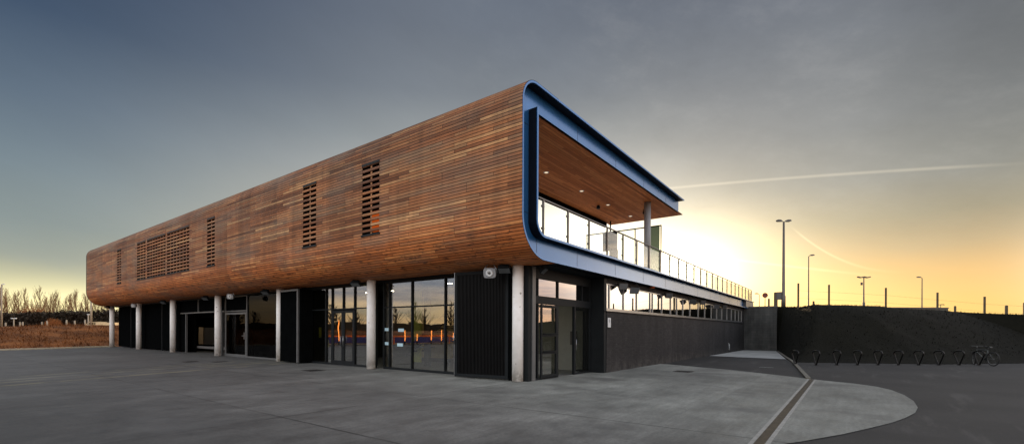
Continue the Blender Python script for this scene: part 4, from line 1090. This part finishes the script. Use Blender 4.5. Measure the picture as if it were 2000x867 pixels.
short_post(82.7, -11.0, 5.1, 2.2, .11, 'short far post left of the fence post at the right edge of the ledge')
short_post(65.0, -12.3, 4.3, 2.0, .10, 'short post in front of the far right bush')
short_post(58.6, -12.2, 4.25, 2.0, .10, 'short post at the far right edge of the photo')
short_post(55.0, 6.3, 5.74, 2.4, .16, 'thick dark post above the corner of the block wall')
short_post(68.2, 8.6, 5.96, 2.6, .10, 'thin short post between the round sign and the thick post')
rs = thing('round_sign', 'round dark red sign on a thin pole seen from behind above the block wall', 'sign', (62.3, 8.26, 3.3))
MB().tube((62.3,8.26,3.3),(62.3,8.26,6.3), .045).build('pole', M['pole'], rs)
vd = Vector((-.99,-.13,0)); MB().lathe(Vector((62.26,8.25,6.0)), [(.30,0),(.30,.02)], 24, vd).build('disc', M['red'], rs)
MB().box(62.2,8.2,5.85,62.27,8.32,5.9).build('clamp', M['pole'], rs)

# ------------------------------------------------------------------ trees
def bare_tree_meshes(seed, h, spread, nb, upright, mat, tw=.03, trunk_r=.16):
    rg = random.Random(seed); tr = MB(); cr = MB()
    top = Vector((rg.uniform(-.4,.4), rg.uniform(-.4,.4), h)); P = []; 
    for k in range(7):
        f = k/6; P.append(Vector((top.x*f+rg.uniform(-.12,.12)*f*2, top.y*f+rg.uniform(-.12,.12)*f*2, h*f)))
    tr.sweep(P, [trunk_r*(1-f/6)+.02 for f in range(7)], 6)
    for i in range(nb):
        f = .16+.80*(i+rg.random())/nb; k = min(5, int(f*6)); p = P[k].lerp(P[k+1], f*6-k)
        a = rg.uniform(0, 6.283); L = spread*(1.15-f)*rg.uniform(.6,1.25)*(.55+min(1, f*3)*.45)
        rise = L*upright*rg.uniform(.7,1.35)
        q = p+Vector((math.cos(a)*L*.55, math.sin(a)*L*.55, rise*.45)); e = p+Vector((math.cos(a)*L*.85, math.sin(a)*L*.85, rise))
        cr.sweep([p, q, e], [tw*1.9, tw*1.4, tw*.7], 3, caps=False)
        for _ in range(5):
            t = rg.uniform(.25, 1); s = p.lerp(q, t*2) if t < .5 else q.lerp(e, t*2-1)
            b = a+rg.uniform(-1.2,1.2); l = L*rg.uniform(.2,.5)
            m1 = s+Vector((math.cos(b)*l*.6, math.sin(b)*l*.6, l*upright*.7)); cr.sweep([s, m1], [tw, tw*.6], 3, caps=False)
            for _2 in range(2):
                b2 = b+rg.uniform(-.9,.9); l2 = l*rg.uniform(.3,.6); cr.sweep([m1, m1+Vector((math.cos(b2)*l2*.6, math.sin(b2)*l2*.6, l2*upright*.8))], [tw*.7, tw*.4], 3, caps=False)
    return tr.mesh('trunk', M[mat]), cr.mesh('crown', M[mat])
TV = [bare_tree_meshes(11+k, 10, 1.45, 62, 2.5, 'bark', .0155, .12) for k in range(5)]
def at_px(px, D):       # ground position at a picture bearing and distance
    t = (px-1000)/896; return Vector((D*(ca+t*sa), D*(sa-t*ca), 0))
tl = [(2,100,10.6),(14,104,9.4),(25,98,9.2),(37,108,9.8),(47,101,10.1),(60,106,8.6),(79,99,9.7),(90,102,9.9),(101,107,9.3),(109,100,9.3),(128,104,9.6),(140,99,8.8),(149,103,9.6),(166,98,9.3),(178,106,8.9),(191,101,8.5),(203,108,8.2),(212,103,8.6),(236,104,8.4),(8,112,9.0),(31,111,8.7),(53,113,8.9),(69,112,8.0),(85,110,9.0),(96,112,9.2),(117,111,8.4),(134,112,8.9),(158,112,8.6),(172,98,8.7)]
tl.sort()
rg = random.Random(5)
for i, (px, D, h) in enumerate(tl):
    p = at_px(px, D); lb = 'bare upright poplar behind the dark hedge, %s from the left edge of the photo' % ORD[i]
    if i == 0: lb = 'tallest bare poplar at the left edge of the photo behind the pale lamp pole'
    t = thing('poplar_tree', lb, 'tree', (p.x, p.y, 1.2), 'row of bare poplars on the left')
    for me in TV[i % 5]:
        ob = bpy.data.objects.new(me.name.split('.')[0], me); COL.objects.link(ob); ob.parent = t
    s_ = h/10.8*rg.uniform(.82,1.08); t.scale = (s_*rg.uniform(.85,1.2), s_*rg.uniform(.85,1.2), s_); t.rotation_euler.z = rg.uniform(0, 6.28)
# hedge under the poplars
def twig_mass(p0, p1, depth, h, n, seed, hvar=.3, tw=.05):
    rg = random.Random(seed); mb = MB(); p0, p1 = Vector(p0), Vector(p1); dv = (p1-p0); L = dv.length; dn = dv.normalized(); nn = Vector((-dn.y, dn.x, 0))
    for i in range(n):
        f = rg.random(); b = p0+dn*L*f+nn*rg.uniform(-depth, depth)
        hh = h*(1+hvar*mnoise.noise((f*L*.16, seed, 0))+.12*rg.uniform(-1,1))
        z = rg.uniform(0, 1)**.8*hh; a = rg.uniform(0, 6.28); s_ = rg.uniform(.15,.5)
        c_ = b+Vector((0,0,z)); u = Vector((math.cos(a), math.sin(a), rg.uniform(.2,1.2))).normalized()*s_; v = Vector((-math.sin(a), math.cos(a), rg.uniform(-.4,.4)))*s_*.35
        mb.face([c_-u-v*.3, c_-v*.2+u*.3+v, c_+u, c_+u*.1-v])
    return mb
hA, hB = at_px(-60, 92), at_px(330, 92)
hd_ = tag(twig_mass((hA.x,hA.y,1.3), (hB.x,hB.y,1.6), 2.2, 3.3, 30000, 3).build('hedge', M['hedge']), 'long dense dark hedge below the bare poplars on the left', 'hedge')
core = MB(); dv = (hB-hA).normalized(); nv = Vector((-dv.y, dv.x, 0)); prev = None
n_ = 60; P = []
for i in range(n_+1):
    c_ = hA.lerp(hB, i/n_); hh = 2.5+.6*mnoise.noise((i*.45, 2, 0)); P.append([c_-nv*1.6+Vector((0,0,1)), c_-nv*1.2+Vector((0,0,1.3+hh*.8)), c_+Vector((0,0,1.3+hh)), c_+nv*1.4+Vector((0,0,1))])
for A, C in zip(P, P[1:]):
    for j in range(3): core.face([A[j], C[j], C[j+1], A[j+1]])
core.build('stems', M['hedge'], hd_)
# rust coloured bushes
def bush(px, D, z, h, w_, label, mat, seed, n=70):
    p = at_px(px, D); t = thing('bush', label, 'bush', (p.x, p.y, z))
    rg = random.Random(seed); mb = MB(); st = MB()
    for i in range(9):
        a = rg.uniform(0, 6.28); st.tube(p+Vector((0,0,z)), p+Vector((math.cos(a)*w_*.4, math.sin(a)*w_*.4, z+h*.55)), .05, .02, 4)
    st.build('stems', M[mat], t)
    for i in range(n*12):
        a = rg.uniform(0, 6.28); r_ = math.sqrt(rg.random())*w_; f = rg.random()
        zz = h*(.15+.85*f)*math.sqrt(max(0, 1-(r_/w_)**2*.85)); b = p+Vector((math.cos(a)*r_, math.sin(a)*r_, z+zz*.75))
        e = b+Vector((math.cos(a)*rg.uniform(.05,.3)*h*.3, math.sin(a)*rg.uniform(.05,.3)*h*.3, rg.uniform(.1,.3)*h)); mb.sweep([b, e], [.022, .012], 3, caps=False)
    mb.build('crown', M[mat], t)
bush(67, 96, 1.3, 5.6, 2.4, 'rust coloured round bush rising above the hedge on the left', 'rusty', 1, 110)
bush(30, 94, 1.3, 4.6, 2.0, 'brown low bush behind the white sign posts on the far left', 'bark', 2, 80)
bush(104, 84, 1.5, 2.3, 1.1, 'small rust coloured tree in front of the dark hedge', 'rusty', 3, 50)
bush(1945, 125, 2.6, 4.0, 4.0, 'large bare bush on the horizon behind the rightmost tall fence post', 'bark', 4, 130)
bush(1985, 118, 2.6, 3.7, 3.6, 'bare bush at the right edge of the photo on the horizon', 'bark', 5, 120)
bush(1915, 140, 2.6, 2.9, 2.6, 'smaller thin bush left of the rightmost tall fence post', 'bark', 6, 60)

# ------------------------------------------------------------------ left background furniture
def pole_at(px, D, z, ztop, r, name, label, cat, heads=()):
    p = at_px(px, D); t = thing(name, label, cat, (p.x, p.y, z-.3))
    MB().sweep([(p.x,p.y,z-.3),(p.x,p.y,ztop)], [r, r*.75], 8).build('pole', M['palepole'], t)
    for k in heads:
        MB().obox((p.x+VR.x*k, p.y+VR.y*k, ztop+.02), VR, VR.cross(Vector((0,0,1))), .11, .08, .06).build('lamp_head', M['white'], t)
    return t
pole_at(3, 60, 1.5, 7.4, .10, 'street_lamp', 'tall pale lamp pole at the left edge of the photo', 'street lamp', (.25,))
pole_at(27, 60, 1.5, 2.95, .07, 'post_lamp', 'short pale post with two white heads in front of the hedge', 'lamp', (-.22,.22))
pole_at(178, 62, 1.6, 6.3, .12, 'street_lamp', 'thick pale lamp pole just left of the cladding overhang', 'street lamp', (.2,))
pole_at(172.5, 60, 1.6, 3.5, .09, 'bollard_post', 'pale banded post beside the thick pale lamp pole', 'post', (0,))
for px, h, lb in ((11,.55,'stubby pale bollard right of the pale lamp pole at the left edge'),(39,.6,'left pale bollard of the pair under the brown bush'),(44.5,.62,'right pale bollard of the pair under the brown bush'),
                  (82,.45,'small pale bollard below the rust coloured bush'),(92,.6,'pale bollard left of the small rust coloured tree'),(130,.75,'thin pale post right of the small rust coloured tree'),
                  (146,.65,'thin pale post in front of the middle of the hedge'),(166,.75,'thin pale post left of the banded post')):
    p = at_px(px, 58); z = left_bank(p.x, p.y)
    t = thing('bollard', lb, 'bollard', (p.x, p.y, z-.1), 'pale posts along the top of the left bank')
    MB().tube((p.x,p.y,z-.1),(p.x,p.y,z+h), .08, n=10).build('post', M['palepole'], t); MB().lathe((p.x,p.y,z+h-.001), [(.09,0),(.085,.03),(.02,.07)], 10).build('cap', M['palepole'], t)
# parked cream car seen over the bank, and a trailer
def car(px, D, z, label):
    p = at_px(px, D); u = VR; v = VR.cross(Vector((0,0,1))); t = thing('parked_car', label, 'car', (p.x, p.y, z))
    prof_ = [(-2.0,.35),(-2.05,.75),(-1.5,.9),(-.85,1.42),(.55,1.45),(1.25,.98),(1.95,.82),(2.05,.35)]
    mb = MB(); A = [p+u*a+Vector((0,0,z+b))-v*.82 for a, b in prof_]; C = [p+u*a+Vector((0,0,z+b))+v*.82 for a, b in prof_]
    mb.face(A[::-1]); mb.face(C)
    for i in range(len(A)): j = (i+1) % len(A); mb.face([A[i], A[j], C[j], C[i]])
    mb.build('body', M['caravan'], t, bevel=.06)
    wn = MB()
    for s_ in (-.83,.83):
        wn.face([p+u*a+Vector((0,0,z+b))+v*s_ for a, b in ((-1.25,.95),(-.8,1.35),(-.1,1.37),(-.1,.95))]); wn.face([p+u*a+Vector((0,0,z+b))+v*s_ for a, b in ((0,.95),(0,1.37),(.5,1.37),(1.0,.95))])
    wn.build('window', M['black'], t)
    for a in (-1.25,1.25):
        for s_ in (-.75,.75): MB().lathe(p+u*a+v*s_+Vector((0,0,z+.32)), [(.32,-.09),(.32,.09)], 16, v).build('wheel', M['rubber'], t)
car(193, 75, 1.35, 'cream parked car half hidden by the top of the left bank')
p = at_px(212, 73); t = thing('trailer', 'long cream trailer beside the far column above the left bank', 'trailer', (p.x, p.y, 1.4))
v = VR.cross(Vector((0,0,1))); MB().obox((p.x,p.y,2.15), VR, v, 1.3, .9, .5).build('body', M['caravan'], t, bevel=.05)
MB().obox((p.x,p.y,2.67), VR, v, 1.34, .94, .02).build('roof', M['palepole'], t)
for k in (-.6,.6): MB().lathe(p+VR*k+v*-.8+Vector((0,0,1.5)), [(.25,-.08),(.25,.08)], 14, v).build('wheel', M['rubber'], t)

# ------------------------------------------------------------------ what the glass mirrors: woods, plus an added barrier and amber posts out of view
rg = random.Random(8)
wd_ = MB()
for i in range(60):
    ph = R(FWD)+R(52+i*2.4+rg.uniform(-.8,.8)); D = rg.uniform(85, 110); b = Vector((D*math.cos(ph), D*math.sin(ph), 0))
    h = rg.uniform(5, 9.5); wd_.sweep([b, b+Vector((0,0,h))], [.2,.04], 5)
    for _ in range(46):
        f = rg.uniform(.2,1); a = rg.uniform(0,6.28); L = 2.4*(1.15-f)*rg.uniform(.6,1.2); s = b+Vector((0,0,h*f)); wd_.sweep([s, s+Vector((math.cos(a)*L, math.sin(a)*L, L*1.4))], [.07,.03], 3, caps=False)
for i in range(60):
    a0, a1 = R(FWD)+R(50+i*2.4), R(FWD)+R(52.6+i*2.4); h0, h1 = 2.6+rg.random(), 2.6+rg.random()
    q0, q1 = Vector((95*math.cos(a0), 95*math.sin(a0), 0)), Vector((95*math.cos(a1), 95*math.sin(a1), 0)); wd_.hexa([q0, q1, q1*1.04, q0*1.04, q0+Vector((0,0,h0)), q1+Vector((0,0,h1)), q1*1.04+Vector((0,0,h1)), q0*1.04+Vector((0,0,h0))])
tag(wd_.build('far_wood', M['hedge']), 'dark wood across the yard mirrored in the lobby glass', 'wood', kind='stuff')
ky = lambda x: 25.3+.4913*(x+45)
gr = thing('reflection_rail', 'orange rail added across the yard as the light line mirrored in the lobby glass', 'barrier', (-16, ky(-16), 0))  # made-up rail standing in for an orange line of light
bm = MB(); pm = MB()
for i in range(17):
    a = Vector((-34+i*2.0, ky(-34+i*2.0), 0)); b_ = Vector((-32+i*2.0, ky(-32+i*2.0), 0)); bm.obox(((a.x+b_.x)/2,(a.y+b_.y)/2,.95), b_-a, Vector((-(b_-a).y,(b_-a).x,0)), 1.114, .04, .08); pm.box(a.x-.05,a.y-.05,0,a.x+.05,a.y+.05,1.0)
hb_ = MB()
for i in range(17):
    a = Vector((-34+i*2.0, ky(-34+i*2.0), 0)); b_ = Vector((-32+i*2.0, ky(-32+i*2.0), 0)); hb_.obox(((a.x+b_.x)/2,(a.y+b_.y)/2,.5), b_-a, Vector((-(b_-a).y,(b_-a).x,0)), 1.11, .02, .32)
hb_.build('added_blue_band', M['navy'], gr)  # panel added for the blue band mirrored in the glass
bm.build('rail', M['orange'], gr); pm.build('posts', M['orange'], gr)  # made-up rail and posts, out of view
rg = random.Random(21)
for i in range(15):  # made-up glow posts that give the glass its amber streaks
    x = -21+i*1.5+rg.uniform(-.3,.3); y = ky(x)-.5; h = rg.choice((.75,.9,1.2)) if x < -7 else 2.3
    t = thing('amber_glow_post', 'unseen amber post added for the light streaks mirrored in the lobby glass', 'light post', (x, y, 0), 'added amber glow posts')
    MB().tube((x,y,0),(x,y,.42), .06, n=8).build('post', M['rubber'], t)
    MB().tube((x,y,.42),(x,y,.42+h), .045, n=8).build('lamp', M['amber'], t)  # glowing part of the added post
